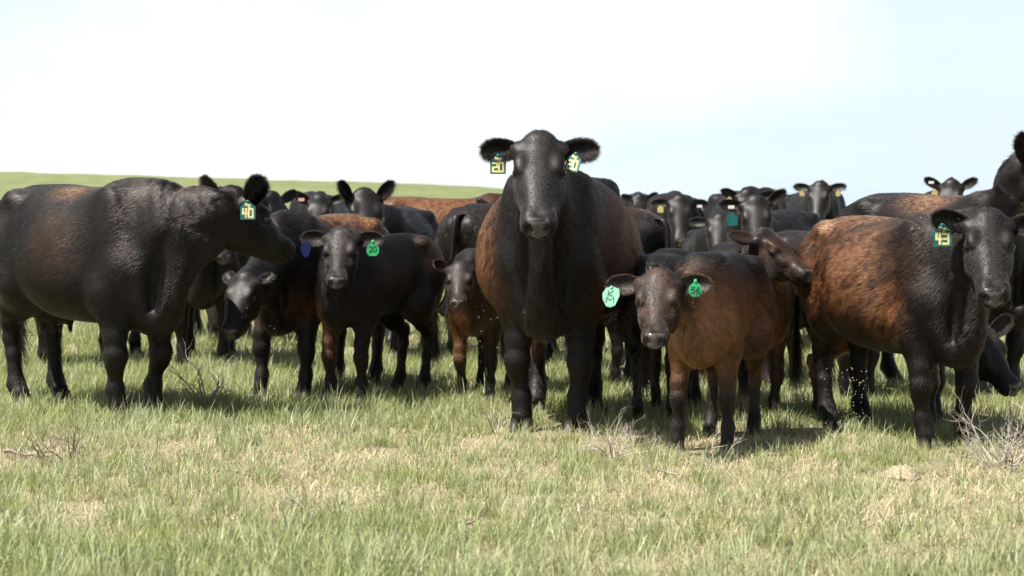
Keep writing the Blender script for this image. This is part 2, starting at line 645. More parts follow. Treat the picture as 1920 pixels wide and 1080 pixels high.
def scatter(name, label, pts, rot, scl, idx, coll):
    """grass: clumps instanced on points by geometry nodes"""
    me = bpy.data.meshes.new(name)
    me.vertices.add(len(pts))
    me.vertices.foreach_set('co', np.ascontiguousarray(pts, np.float32).ravel())
    a = me.attributes.new('rot', 'FLOAT_VECTOR', 'POINT'); a.data.foreach_set('vector', np.ascontiguousarray(rot, np.float32).ravel())
    a = me.attributes.new('scl', 'FLOAT_VECTOR', 'POINT'); a.data.foreach_set('vector', np.ascontiguousarray(scl, np.float32).ravel())
    a = me.attributes.new('pick', 'INT', 'POINT'); a.data.foreach_set('value', np.ascontiguousarray(idx, np.int32))
    o = link(bpy.data.objects.new(name, me))
    g = bpy.data.node_groups.new(name, 'GeometryNodeTree')
    g.interface.new_socket('Geometry', in_out='INPUT', socket_type='NodeSocketGeometry')
    g.interface.new_socket('Geometry', in_out='OUTPUT', socket_type='NodeSocketGeometry')
    gi = g.nodes.new('NodeGroupInput'); go = g.nodes.new('NodeGroupOutput')
    mtp = g.nodes.new('GeometryNodeMeshToPoints')
    iop = g.nodes.new('GeometryNodeInstanceOnPoints')
    ci = g.nodes.new('GeometryNodeCollectionInfo')
    ci.inputs['Collection'].default_value = coll
    ci.inputs['Separate Children'].default_value = True
    ci.inputs['Reset Children'].default_value = True

    def named(n, t):
        q = g.nodes.new('GeometryNodeInputNamedAttribute')
        q.data_type = t
        q.inputs['Name'].default_value = n
        return q.outputs['Attribute']
    iop.inputs['Pick Instance'].default_value = True
    g.links.new(gi.outputs[0], mtp.inputs['Mesh'])
    g.links.new(mtp.outputs[0], iop.inputs['Points'])
    g.links.new(ci.outputs[0], iop.inputs['Instance'])
    g.links.new(named('pick', 'INT'), iop.inputs['Instance Index'])
    g.links.new(named('rot', 'FLOAT_VECTOR'), iop.inputs['Rotation'])
    g.links.new(named('scl', 'FLOAT_VECTOR'), iop.inputs['Scale'])
    g.links.new(iop.outputs[0], go.inputs[0])
    md = o.modifiers.new('scatter', 'NODES')
    md.node_group = g
    o['kind'] = 'stuff'
    o['label'] = label
    o['category'] = 'grass'
    return o


def build_grass():
    coll = bpy.data.collections.new('grass_clumps')     # source clumps, not linked to the scene
    for k in range(3):
        for j in range(4):
            ob = bpy.data.objects.new('grass_clump_%d%d' % (k, j), tuft(k, 10 * k + j))
            coll.objects.link(ob)
    rng = np.random.RandomState(3)
    P, S, K = [], [], []

    def band(y0, y1, dens, size):
        n = int(dens * (y1 - y0) * (0.27 * (y0 + y1) * 1.0 + 9.0))
        y = y0 + (y1 - y0) * rng.rand(n)
        x = (rng.rand(n) * 2 - 1) * (0.27 * y + 4.5)
        q = np.stack([x, y, 0 * x], 1)
        a = vnoise(q, 0.9, 3); b = vnoise(q + 40, 2.4, 3); c = vnoise(q + 90, 6.0, 2)
        # where it is dry: a broad belt in front of the herd, patchy elsewhere
        dry = np.clip(1.15 - np.abs(y - 8.6) / 2.0, 0, 1) * 0.34 * np.clip(0.55 + 0.22 * x, 0.35, 1.2) + (a - 0.5) * 0.75 + (b - 0.5) * 1.1 + 0.44
        lush = smooth(10.2, 12.0, y) * 0.42 + smooth(7.8, 6.6, y) * 0.40 * smooth(0.6, -0.6, x)
        dry = dry - lush
        keep = rng.rand(n) < np.clip(0.42 + 0.75 * (c - 0.25) + 0.25 * (1 - dry), 0.25, 1.0)
        r = rng.rand(n)
        kind = np.where(r < np.clip(dry, 0.15, 0.85), 2, np.where(rng.rand(n) < np.clip(0.72 - 1.0 * lush + (b - 0.5) * 1.5, 0.15, 0.95), 1, 0))
        sc_ = size * (0.65 + 0.7 * rng.rand(n)) * (0.75 + 0.6 * b) * np.where(kind == 2, 1.0, 1.08 - 0.30 * np.clip(dry, 0, 1))
        # trodden down where the animals stand
        for (hx, hy) in HOOVES:
            d2 = (x - hx) ** 2 + (y - hy) ** 2
            sc_ = sc_ * (1 - 0.40 * np.exp(-d2 / 0.02))
        z = terrain(x, y)
        P.append(np.stack([x, y, z], 1)[keep]); S.append(sc_[keep]); K.append(kind[keep])
    band(5.2, 10, 430, 0.74)
    band(10, 16, 250, 0.80)
    band(16, 26, 44, 1.1)
    band(26, 60, 6, 1.7)
    P = np.concatenate(P); S = np.concatenate(S); K = np.concatenate(K)
    n = len(P)
    rot = np.stack([rng.randn(n) * 0.10, rng.randn(n) * 0.10, rng.rand(n) * 6.283], 1)
    scl = np.stack([S, S, S * (0.8 + 0.4 * rng.rand(n))], 1)
    idx = K * 4 + rng.randint(0, 4, n)
    scatter('grass', 'pale green and straw coloured pasture grass under the herd', P, rot, scl, idx, coll)
    print('grass clumps', n)


# ---------------------------------------------------------------- cattle
def hide_material():
    m, nt, out = material('hide')
    at = node(nt, 'Attribute', attribute_name='coat')
    no = node(nt, 'Attribute', attribute_name='nose')
    tc = node(nt, 'TexCoord')
    mp = node(nt, 'Mapping')
    mp.inputs['Scale'].default_value = (26, 90, 70)
    mp.inputs['Rotation'].default_value = (0, 0.5, 0)
    lnk(nt, tc, 'Object', mp, 'Vector')
    n1 = node(nt, 'TexNoise', Scale=1.0, Detail=5.0, Roughness=0.65)
    lnk(nt, mp, 'Vector', n1, 'Vector')
    n2 = node(nt, 'TexNoise', Scale=210.0, Detail=2.0)
    lnk(nt, tc, 'Object', n2, 'Vector')
    br = node(nt, 'Mix', data_type='RGBA', blend_type='MULTIPLY')
    r = node(nt, 'ValToRGB')
    r.color_ramp.elements[0].color = (0.45, 0.45, 0.45, 1)
    r.color_ramp.elements[0].position = 0.3
    r.color_ramp.elements[1].color = (1.5, 1.5, 1.5, 1)
    r.color_ramp.elements[1].position = 0.7
    lnk(nt, n1, 'Fac', r, 'Fac')
    br.inputs['Factor'].default_value = 1.0
    lnk(nt, at, 'Color', br, 'A')
    lnk(nt, r, 'Color', br, 'B')
    b = node(nt, 'BsdfPrincipled')
    lnk(nt, br, 'Result', b, 'Base Color')
    mr = node(nt, 'MapRange')
    mr.inputs['To Min'].default_value = 0.47
    mr.inputs['To Max'].default_value = 0.24
    lnk(nt, no, 'Fac', mr, 'Value')
    lnk(nt, mr, 'Result', b, 'Roughness')
    b.inputs['Specular IOR Level'].default_value = 0.22
    bp = node(nt, 'Bump', Strength=0.22, Distance=0.004)
    ad = node(nt, 'Math', operation='ADD')
    lnk(nt, n1, 'Fac', ad, 0)
    lnk(nt, n2, 'Fac', ad, 1)
    lnk(nt, ad, 'Value', bp, 'Height')
    lnk(nt, bp, 'Normal', b, 'Normal')
    lnk(nt, b, 'BSDF', out, 'Surface')
    return m


def hair_material(name='hair'):
    m, nt, out = material(name)
    at = node(nt, 'Attribute', attribute_name='coat')
    ci = node(nt, 'HairInfo')
    mr = node(nt, 'MapRange')
    mr.inputs['To Min'].default_value = 0.65
    mr.inputs['To Max'].default_value = 1.35
    lnk(nt, ci, 'Random', mr, 'Value')
    mx = node(nt, 'Mix', data_type='RGBA', blend_type='MULTIPLY')
    mx.inputs['Factor'].default_value = 1.0
    lnk(nt, at, 'Color', mx, 'A')
    lnk(nt, mr, 'Result', mx, 'B')
    b = node(nt, 'BsdfHairPrincipled')
    b.parametrization = 'COLOR'
    b.inputs['Roughness'].default_value = 0.34
    b.inputs['Radial Roughness'].default_value = 0.6
    b.inputs['IOR'].default_value = 1.34
    lnk(nt, mx, 'Result', b, 'Color')
    lnk(nt, b, 'BSDF', out, 'Surface')
    return m


M_HIDE = hide_material()
M_HAIR = hair_material()
M_EYE = plain('eye_glossy', (0.006, 0.004, 0.003), 0.06, 0.8)
M_LID = plain('eyelid_skin', (0.014, 0.012, 0.011), 0.45, 0.5)
M_HOOF = plain('hoof_horn', (0.035, 0.028, 0.022), 0.55, 0.4)

BLACK = np.array([0.0075, 0.0053, 0.0043])
BROWN = np.array([0.072, 0.030, 0.0125])
TAN = np.array([0.235, 0.115, 0.052])

# half width, top, bottom of the trunk along its length (back height 1.33 m)
TRUNK = [(-0.86, 0.05, 1.16, 1.00), (-0.82, 0.14, 1.215, 0.90), (-0.72, 0.225, 1.285, 0.80), (-0.55, 0.285, 1.325, 0.70),
         (-0.30, 0.335, 1.325, 0.60), (-0.05, 0.375, 1.310, 0.545), (0.20, 0.345, 1.305, 0.535), (0.40, 0.240, 1.325, 0.555),
         (0.58, 0.165, 1.30, 0.545), (0.72, 0.105, 1.20, 0.545), (0.80, 0.10, 1.05, 0.64), (0.84, 0.03, 0.95, 0.74)]
TRUNK_CALF = [(-0.74, 0.05, 1.16, 1.04), (-0.71, 0.12, 1.22, 0.94), (-0.62, 0.19, 1.285, 0.86), (-0.47, 0.225, 1.315, 0.78),
              (-0.24, 0.228, 1.310, 0.72), (-0.02, 0.240, 1.300, 0.675), (0.20, 0.23, 1.300, 0.655), (0.38, 0.215, 1.315, 0.63),
              (0.52, 0.175, 1.28, 0.64), (0.63, 0.13, 1.17, 0.66), (0.69, 0.08, 1.05, 0.70), (0.72, 0.03, 0.97, 0.78)]
# head, from the poll to the muzzle: half width, top, bottom
HEAD = [(-0.055, 0.03, -0.02, -0.10), (-0.035, 0.062, 0.012, -0.13), (0.0, 0.090, 0.028, -0.16), (0.06, 0.108, 0.034, -0.195),
        (0.13, 0.120, 0.032, -0.222), (0.20, 0.116, 0.026, -0.226), (0.28, 0.099, 0.014, -0.198), (0.36, 0.083, 0.002, -0.176),
        (0.43, 0.079, -0.006, -0.154), (0.475, 0.072, -0.018, -0.138), (0.497, 0.045, -0.035, -0.11)]
HEAD_CALF = [(-0.055, 0.03, -0.02, -0.10), (-0.035, 0.066, 0.016, -0.13), (0.0, 0.094, 0.036, -0.155), (0.06, 0.110, 0.042, -0.180),
             (0.12, 0.113, 0.036, -0.196), (0.18, 0.100, 0.024, -0.192), (0.25, 0.076, 0.008, -0.165), (0.32, 0.063, -0.006, -0.138),
             (0.38, 0.065, -0.012, -0.122), (0.42, 0.060, -0.022, -0.115), (0.44, 0.035, -0.04, -0.10)]


def rot_axis(v, axis, a):
    axis = vnorm(axis); v = np.asarray(v, float)
    return v * math.cos(a) + np.cross(axis, v) * math.sin(a) + axis * (axis @ v) * (1 - math.cos(a))


def bezier(p0, p1, p2, p3, n):
    t = np.linspace(0, 1, n)[:, None]
    return (1 - t) ** 3 * p0 + 3 * (1 - t) ** 2 * t * p1 + 3 * (1 - t) * t * t * p2 + t ** 3 * p3


def ear_mesh(base, d, face, L, W, cup=0.6):
    """a cupped leaf: length along d, open side towards face"""
    d = vnorm(d)
    n = np.asarray(face, float); n = vnorm(n - (n @ d) * d)
    b = np.cross(d, n)
    nu, nv = 16, 18
    V = []
    for i in range(nu):
        t = i / (nu - 1)
        wid = W * (0.36 + 0.66 * math.sin(math.pi * min(1.0, t * 0.94 + 0.04)) ** 0.75) * (1 - 0.98 * max(0.0, (t - 0.80) / 0.20) ** 2.2)
        wid = max(wid, 0.004) if i < nu - 1 else 0.003
        th = L * (0.10 * (1 - t) + 0.045) * (1 if i < nu - 1 else 0.3)
        for j in range(nv):
            a = 2 * math.pi * j / nv
            x = math.cos(a) * wid * 0.5
            y = math.sin(a) * th * 0.5
            y += cup * (x * x / (W * 0.5)) * (1.15 - 0.35 * t)
            y -= 0.02 * math.sin(math.pi * t)
            V.append(base + d * (L * t) + b * x + n * y)
    F = [(i * nv + j, i * nv + (j + 1) % nv, (i + 1) * nv + (j + 1) % nv, (i + 1) * nv + j) for i in range(nu - 1) for j in range(nv)]
    V = np.array(V); F = np.array(F)
    c = V.mean(0)
    N = vert_normals(V, F)
    mid = V[:nv * 8].reshape(-1, 3)
    if ((V - c) * N).sum() < 0:
        F = F[:, ::-1]
    return V, F


HOOVES = []


def cattle(name, label, xy, yaw, s=1.0, calf=False, poll=None, muzzle=None, roll=0.0, hs=None, fat=1.0,
           ears=((0.15, 0.0), (0.15, 0.0)), legs=None, brown=(), res=0.014, hairs=20000, category='cow', group=None,
           noses=True, folds=0.0, hair_len=1.0, tone=1.0, tail=True, udder=True, brownleg=(0, 0, 0, 0), seed=1, face_brown=0.0, earsize=1.0, earw=1.0, earface=None, mottle=None,
           frizz=1.0, neck_drop=0.0, arch=0.30, neck=1.0, eyes=True, hooves=True):
    rng = np.random.RandomState(seed)
    mott = mottle if mottle is not None else (0.35 if calf else 0.75)
    hs = hs or (0.78 * s * 1.15 if calf else s)
    ca, sa = math.cos(yaw), math.sin(yaw)

    def loc(p):
        p = np.asarray(p, float)
        dx, dy = p[0] - xy[0], p[1] - xy[1]
        return np.array([ca * dx + sa * dy, -sa * dx + ca * dy, p[2]])

    root = bpy.data.objects.new(name, None)
    root.empty_display_size = 0.3
    link(root)
    root.location = (xy[0], xy[1], 0)
    root.rotation_euler = (0, 0, yaw)
    root['label'] = label
    root['category'] = category
    if group:
        root['group'] = group

    if poll is None:
        pl = np.array([1.15, 0, 1.35]) * s
        u = vnorm([0.6, 0, -0.7])
    else:
        pl = loc(poll)
        u = vnorm(loc(muzzle) - pl)
    w = vnorm(np.array([0, 0, 1.0]) - u[2] * u)
    w = rot_axis(w, u, roll)
    v = np.cross(w, u)
    RH = np.stack([u, v, w])

    def H(a, b, c):
        return pl + hs * (a * u + b * v + c * w)

    trunk = np.array(TRUNK_CALF if calf else TRUNK) * s
    trunk[:, 1] *= 1 + (fat - 1) * np.exp(-((trunk[:, 0] / s + 0.12) / 0.42) ** 2)
    if fat > 1:
        trunk[:, 3] -= (fat - 1) * 0.16 * s * np.exp(-((trunk[:, 0] / s) / 0.45) ** 2)
    lt = 0.86 if calf else 1.0       # length factor of limbs' stations
    nf = 0.74 if calf else 1.0       # neck thickness

    # ---- neck line
    b0 = np.array([0.50 * lt, 0, 0.965]) * s
    e0 = H(0.0, 0, -0.085)
    dT = vnorm(0.5 * u + 0.7 * w)
    L = np.linalg.norm(e0 - b0)
    hd = vnorm((e0 - b0) * np.array([1, 1, 0.2]))
    p1 = b0 + L * 0.33 * vnorm(np.array([0.9, 0, 0.35]) * 0.6 + hd * 0.4) + np.array([0, 0, -neck_drop])
    p2 = e0 - L * arch * dT
    NP = bezier(b0, p1, p2, e0, 18)
    up0 = np.array([-0.25, 0, 1.0]); up1 = vnorm(-0.45 * u + 0.88 * w)
    t = np.linspace(0, 1, 18)
    UP = up0[None] * (1 - t[:, None]) + up1[None] * t[:, None]
    nh = pchip([0, 0.3, 0.6, 0.85, 1.0], np.array([0.30, 0.255, 0.19 * neck, 0.15 * neck, 0.13]) * s * (0.82 if calf else 1), t)
    nw = pchip([0, 0.3, 0.6, 0.85, 1.0], np.array([0.160, 0.135, 0.116, 0.104, 0.094]) * s * (nf if calf else 1), t)
    if calf:
        nh[-4:] = np.maximum(nh[-4:], 0.115 * hs); nw[-4:] = np.maximum(nw[-4:], 0.085 * hs)

    # ---- legs: default hoof points and given steps
    legs = legs or {}
    FX, HX = 0.44 * lt, -0.62 * lt
    fy, hy = (0.155, 0.165) if not calf else (0.125, 0.135)
    bones = []
    hoofs = []
    th = 0.86 if calf else 1.0
    for key, side, front in (('fl', 1, True), ('fr', -1, True), ('hl', 1, False), ('hr', -1, False)):
        dx, dy = legs.get(key, (0, 0))[:2]
        bendk = legs.get(key, (0, 0, 0))[2] if len(legs.get(key, (0, 0))) > 2 else 0
        if front:
            elbow = np.array([FX - 0.02, side * (fy + 0.025), 0.71])
            foot = np.array([FX + 0.03 + dx, side * fy + dy, 0.05])
            knee = elbow * 0.42 + foot * 0.58 + np.array([0.025 + bendk, side * 0.004, 0.035])
            fet = elbow * 0.10 + foot * 0.90 + np.array([-0.012, 0, 0.055])
            sh = np.array([FX + 0.09, side * (fy - 0.015), 0.86])
            bones.append((key, [sh, elbow, knee + [-0.005, 0, 0.10], knee, knee + [-0.004, 0, -0.055], (knee + fet) / 2, fet, foot + [0.0, 0, 0.025]],
                          [0.102, 0.095, 0.062, 0.058, 0.049, 0.037, 0.047, 0.052]))
        else:
            hip = np.array([HX + 0.04, side * (hy + 0.01), 1.0])
            foot = np.array([HX + 0.01 + dx, side * hy + dy, 0.05])
            stifle = np.array([HX + 0.20 + dx * 0.35, side * (hy + 0.055), 0.74])
            hock = np.array([HX - 0.085 + dx * 0.72, side * (hy + 0.0) + dy * 0.7, 0.475])
            fet = np.array([HX - 0.035 + dx, side * hy + dy, 0.135])
            gask = stifle * 0.45 + hock * 0.55 + [-0.01, 0, 0.0]
            bones.append((key, [hip, stifle, gask, hock + [0.015, 0, 0.03], hock + [0.01, 0, -0.07], (hock + fet) / 2 + [0.005, 0, 0], fet, foot + [0, 0, 0.025]],
                          [0.178, 0.138, 0.085, 0.056, 0.047, 0.039, 0.048, 0.053]))
        hoofs.append((key, (foot + [0.012, 0, 0]) * s))

    lo = np.array([-1.0 * s, -0.62 * s, -0.02]); hi = np.array([0.95 * s, 0.62 * s, 1.42 * s])
    for q in (H(-0.1, 0.2, 0.1), H(-0.1, -0.2, 0.1), H(0.56, 0.15, 0), H(0.56, -0.15, -0.2), H(0.2, 0.15, -0.28), H(0.2, -0.15, -0.28)):
        lo = np.minimum(lo, q - 0.06); hi = np.maximum(hi, q + 0.06)
    for _, hp in hoofs:
        lo = np.minimum(lo, hp - 0.12); hi = np.maximum(hi, hp + 0.12)
    lo[2] = -0.02
    F = Field(lo, hi, res)
    I3 = np.eye(3)
    F.loft((0, 0, 0), I3, trunk, p=2.25, k=0.04 * s, taper=0.10, coarse=2)
    F.tube(NP, UP, nh, nw, k=0.14 * s, wedge=0.45)
    # dewlap: a thin fold from the throat to the brisket
    low = NP - UP / np.linalg.norm(UP, axis=1)[:, None] * (nh * 0.93)[:, None]
    ends = [low[i] for i in (15, 12, 9, 6)] + [np.array([0.70 * lt, 0, 0.80 if calf else 0.74]) * s, np.array([0.66 * lt, 0, 0.68 if calf else 0.58]) * s]
    for i in range(len(ends) - 1):
        F.cone(ends[i], ends[i + 1], 0.020 * s, 0.024 * s, k=0.035 * s)
    for side in (1, -1):
        sy = fy / 0.155
        # shoulder blade, arm, hook and pin bones, thigh
        F.ell(np.array([0.38 * lt, side * 0.178 * sy, 0.99]) * s, np.array([0.15, 0.065, 0.31]) * s * (0.9 if calf else 1),
              np.stack([rot_axis([1, 0, 0], [0, 1, 0], 0.28), [0, 1, 0], rot_axis([0, 0, 1], [0, 1, 0], 0.28)]), k=0.12 * s)
        F.ell(np.array([0.55 * lt, side * 0.145 * sy, 0.82]) * s, np.array([0.12, 0.070, 0.16]) * s * (0.88 if calf else 1), k=0.10 * s)
        F.ell(np.array([-0.50 * lt, side * 0.225 * hy / 0.165, 1.235]) * s, np.array([0.07, 0.055, 0.05]) * s, k=0.10 * s)
        F.ell(np.array([-0.80 * lt, side * 0.10, 1.135]) * s, np.array([0.06, 0.05, 0.07]) * s, k=0.09 * s)
        F.ell(np.array([-0.62 * lt, side * (hy + 0.015), 0.93]) * s, np.array([0.20 * lt, 0.118, 0.30]) * s,
              np.stack([rot_axis([1, 0, 0], [0, 1, 0], -0.15), [0, 1, 0], rot_axis([0, 0, 1], [0, 1, 0], -0.15)]), k=0.10 * s)
    # brisket and its keel
    F.ell(np.array([0.60 * lt, 0, 0.66 if not calf else 0.76]) * s, np.array([0.17, 0.12 * nf, 0.17 * nf]) * s, k=0.10 * s)
    F.ell(np.array([0.66 * lt, 0, 0.70 if not calf else 0.80]) * s, np.array([0.13, 0.026, 0.20 * nf]) * s, k=0.04 * s)
    # hollows between the keel and the shoulder points
    for side in () if calf else (1, -1):
        F.ell(np.array([0.765, side * 0.080, 0.82]) * s, np.array([0.05, 0.030, 0.20]) * s,
              np.stack([rot_axis([1, 0, 0], [0, 1, 0], 0.25), [0, 1, 0], rot_axis([0, 0, 1], [0, 1, 0], 0.25)]), k=0.08 * s, cut=True)
    if udder and not calf:
        F.ell(np.array([-0.42, 0, 0.60]) * s, np.array([0.17, 0.14, 0.11]) * s, k=0.10 * s)
        for a, b in ((-0.36, 0.06), (-0.36, -0.06), (-0.47, 0.06), (-0.47, -0.06)):
            F.cone(np.array([a, b, 0.52]) * s, np.array([a, b, 0.455]) * s, 0.016 * s, 0.012 * s, k=0.03 * s)
    for key, P, R in bones:
        P = [np.asarray(p) * s for p in P]
        for i in range(len(P) - 1):
            F.cone(P[i], P[i + 1], R[i] * s * th, R[i + 1] * s * th, k=(0.08 if i < 2 else 0.03) * s)
        # back of the fetlock (dew claws) and knee / hock caps
        back = -1
        F.ell(P[6] + np.array([-0.035, 0, -0.01]) * s, np.array([0.028, 0.038, 0.026]) * s * th, k=0.02 * s)
        if key[0] == 'h':
            F.ell(P[3] + np.array([-0.045, 0, 0.02]) * s, np.array([0.03, 0.03, 0.06]) * s * th, k=0.04 * s)
        else:
            F.ell(P[3] + np.array([0.022, 0, 0.0]) * s, np.array([0.045, 0.058, 0.065]) * s * th, k=0.03 * s)
    # ---- head
    hp = np.array(HEAD_CALF if calf else HEAD) * hs
    ml = 0.44 if calf else 0.50      # muzzle end
    F.loft(pl, RH, hp, p=2.35, k=0.05 * hs, taper=-0.02)
    sc = hs
    mz = 0.90 if calf else 1.0
    for side in (1, -1):
        F.ell(H(0.135, side * 0.090, 0.004), np.array([0.060, 0.030, 0.024]) * sc, RH, k=0.030 * sc)        # brow
        F.ell(H(0.16, side * 0.075, -0.145), np.array([0.095, 0.030, 0.075]) * sc, RH, k=0.05 * sc)          # cheek
        F.ell(H(0.215, side * 0.078, -0.045), np.array([0.06, 0.018, 0.014]) * sc, RH, k=0.035 * sc)         # cheek bone under the eye
        F.ell(H(0.02, side * 0.105, -0.03), np.array([0.04, 0.04, 0.04]) * sc, RH, k=0.05 * sc)              # ear root
        F.ell(H(ml - 0.058, side * 0.044 * mz, -0.056), np.array([0.058, 0.034, 0.044]) * sc * mz, RH, k=0.03 * sc)    # muzzle sides
    F.ell(H(-0.012, 0, 0.014), np.array([0.045, 0.06, 0.032]) * sc, RH, k=0.05 * sc)                         # poll knob
    F.ell(H(ml - 0.024, 0, -0.046), np.array([0.030, 0.062, 0.046]) * sc * mz, RH, k=0.022 * sc)             # nose
    F.ell(H(ml - 0.085, 0, -0.112), np.array([0.072, 0.050, 0.030]) * sc * mz, RH, k=0.025 * sc)             # chin
    # mouth line, nostrils and eye sockets
    for side in (1, -1):
        F.ell(H(ml - 0.075, side * 0.062, -0.098), np.array([0.070, 0.014, 0.0045]) * sc, RH, k=0.010 * sc, cut=True)
    F.ell(H(ml - 0.005, 0, -0.098), np.array([0.03, 0.065, 0.006]) * sc, RH, k=0.012 * sc, cut=True)
    RN = {}
    for side in (1, -1):
        R = np.stack([rot_axis(u, w, side * 0.55), rot_axis(v, w, side * 0.55), w])
        R2 = np.stack([R[0], rot_axis(R[1], R[0], -side * 0.55), rot_axis(R[2], R[0], -side * 0.55)])
        F.ell(H(ml + 0.002, side * 0.044 * mz, -0.042), np.array([0.040, 0.0150, 0.022]) * sc, R2, k=0.010 * sc, cut=True)
        F.ell(H(0.165, side * 0.124, -0.030), np.array([0.040, 0.024, 0.026]) * sc, RH, k=0.020 * sc, cut=True)
        F.ell(H(0.163, side * 0.106, -0.028), np.array([0.031, 0.021, 0.026]) * sc, RH, k=0.006 * sc)
        F.ell(H(0.163, side * 0.128, -0.033), np.array([0.0225, 0.018, 0.0135]) * sc, RH, k=0.004 * sc, cut=True)
    V, Q = F.surface(1 if res <= 0.013 else 2)
    N = vert_normals(V, Q)
    A = V / s                                   # body units
    HL = (V - pl) @ RH.T / hs                   # head coordinates
    # where on the animal
    d2 = ((V[:, None, :] - NP[None, ::3, :]) ** 2).sum(2)
    near = d2.argmin(1)
    on_head = np.clip(1.5 - np.maximum(np.abs(HL[:, 0] - 0.2) / 0.24, np.maximum(np.abs(HL[:, 1]) / 0.13, np.abs(HL[:, 2] + 0.09) / 0.13)) , 0, 1)
    on_head = np.clip(on_head * 2.5, 0, 1)
    on_neck = np.clip((A[:, 0] - 0.55 * lt) / 0.2, 0, 1) * np.clip((A[:, 2] - 0.75) / 0.15, 0, 1) * (1 - on_head)
    on_leg = np.clip((0.60 - A[:, 2]) / 0.08, 0, 1) * (1 - on_head)
    nose = ((HL[:, 0] > ml - 0.030) & (np.abs(HL[:, 1]) < 0.050 - 0.25 * np.clip(-0.05 - HL[:, 2], 0, 1)) & (HL[:, 2] < -0.006) & (HL[:, 2] > -0.092)).astype(float)
    nose *= np.clip(((N @ u) + 0.25) / 0.3, 0, 1)
    # skin folds down the neck, and muscle unevenness
    amp = 0.006 * s * (vnoise(A, 5.0, 2) - 0.5) + 0.0012 * s * (vnoise(A, 16.0, 2) - 0.5)
    V = V + N * (amp * (1 - on_head * 0.8))[:, None]
    if folds > 0:
        sN = np.interp(np.arange(18), np.arange(18), np.arange(18))
        dd = ((V[:, None, :] - NP[None]) ** 2).sum(2)
        i0 = dd.argmin(1)
        T = np.gradient(NP, axis=0); seg = np.linalg.norm(T, axis=1); T = T / seg[:, None]
        along = i0 * seg.mean() + ((V - NP[i0]) * T[i0]).sum(1)
        wob = along / s + 0.05 * (vnoise(A * [1, 1, 0.5], 5.0, 2) - 0.5) * 2
        wave = np.abs(np.sin(wob * 2 * math.pi * 7.0)) ** 0.5 - 0.6
        msk = on_neck * np.clip((A[:, 2] - 0.95) / 0.15, 0, 1) * np.clip(vnoise(A, 4.0, 2) * 3 - 0.8, 0, 1) * (i0 < 14) * np.clip(np.abs(A[:, 1]) , 0, 1) ** 0
        V = V + N * (wave * 0.012 * folds * s * msk)[:, None]
    N = vert_normals(V, Q)

    # ---- coat colour
    def coat(A, HL, on_head, on_leg):
        n1 = vnoise(A * [1, 1, 0.7], 9.0, 4)
        st = np.stack([A @ np.array([-0.6, 0, -0.8]) * 13.0, A[:, 1] * 55.0, A @ np.array([-0.8, 0, 0.6]) * 55.0], 1)
        n2 = vnoise(st + 1.5 * vnoise(A, 9.0, 2)[:, None], 1.0, 3)
        b = np.zeros(len(A))
        for (cx, cy, cz, rx, ry, rz, st) in brown:
            q = ((A[:, 0] - cx) / rx) ** 2 + ((A[:, 2] - cz) / rz) ** 2
            if ry > 0:
                q = q + ((A[:, 1] - cy) / ry) ** 2
            b = np.maximum(b, st * np.exp(-1.1 * q ** 1.3))
        lgs = [A[:, 0] > 0, A[:, 1] > 0]
        sel = np.where(A[:, 0] > 0, np.where(A[:, 1] > 0, brownleg[0], brownleg[1]), np.where(A[:, 1] > 0, brownleg[2], brownleg[3]))
        lowleg = np.clip((0.85 - A[:, 2]) / 0.1, 0, 1) * np.clip((A[:, 2] - 0.22) / 0.2, 0, 1)
        b = np.maximum(b, sel * lowleg)
        b = np.clip(b * 1.25 - 0.12, 0, 2) * (1 - mott + mott * np.clip((n1 * 0.40 + n2 * 0.95 - 0.38) * 3.0, 0.04, 1.3))
        b = b * (1 - on_head) + on_head * face_brown * np.clip((n1 - 0.3) * 2.2, 0, 1) * (1 - 0.85 * np.clip((HL[:, 0] - (ml - 0.16)) / 0.1, 0, 1))
        b = np.clip(b, 0, 1.4)
        base = BLACK * tone
        c1 = base[None] + (BROWN - base)[None] * np.clip(b * 1.35, 0, 1)[:, None]
        c = c1 + (TAN - BROWN)[None] * (np.clip(b - 0.55, 0, 1) * 0.75)[:, None]
        return c * (0.72 + 0.56 * n2)[:, None]
    C = coat(A, HL, on_head, on_leg)
    skin = np.array([0.085, 0.072, 0.068])
    C = C * (1 - nose[:, None]) + skin[None] * nose[:, None] * (0.75 + 0.5 * vnoise(A, 60.0, 2))[:, None]
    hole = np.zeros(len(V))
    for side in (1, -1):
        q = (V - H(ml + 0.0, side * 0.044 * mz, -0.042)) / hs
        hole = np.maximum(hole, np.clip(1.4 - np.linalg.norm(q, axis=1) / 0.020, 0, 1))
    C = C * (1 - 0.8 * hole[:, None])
    body = quads_obj('body', V, Q, M_HIDE, root)
    vcol(body, 'coat', C)
    vfloat(body, 'nose', nose)

    # ---- ears
    ear_pts = []
    for side, (backw, upw) in ((1, ears[0]), (-1, ears[1])):
        d = vnorm(side * v * 1.0 - u * backw + w * upw)
        base = H(0.022, side * 0.098, -0.028)
        Lr = 0.200 * hs * earsize
        face = vnorm(0.75 * w + 0.35 * u - 0.3 * side * v + 0.1 * np.array([0, 0, -1.0]))
        if earface is not None:
            face = loc(np.array([xy[0], xy[1], 0]) + np.asarray(earface, float))
        EV, EF = ear_mesh(base, d, face, Lr, 0.112 * hs * earsize * earw)
        eo = quads_obj('ear', EV, EF, M_HIDE, root)
        ec = np.tile(BLACK * tone * (1 + face_brown * 0.3) + face_brown * 0.35 * (BROWN - BLACK), (len(EV), 1))
        vcol(eo, 'coat', ec); vfloat(eo, 'nose', np.zeros(len(EV)))
        ear_pts.append((base, d, face, Lr, EV, EF, ec))
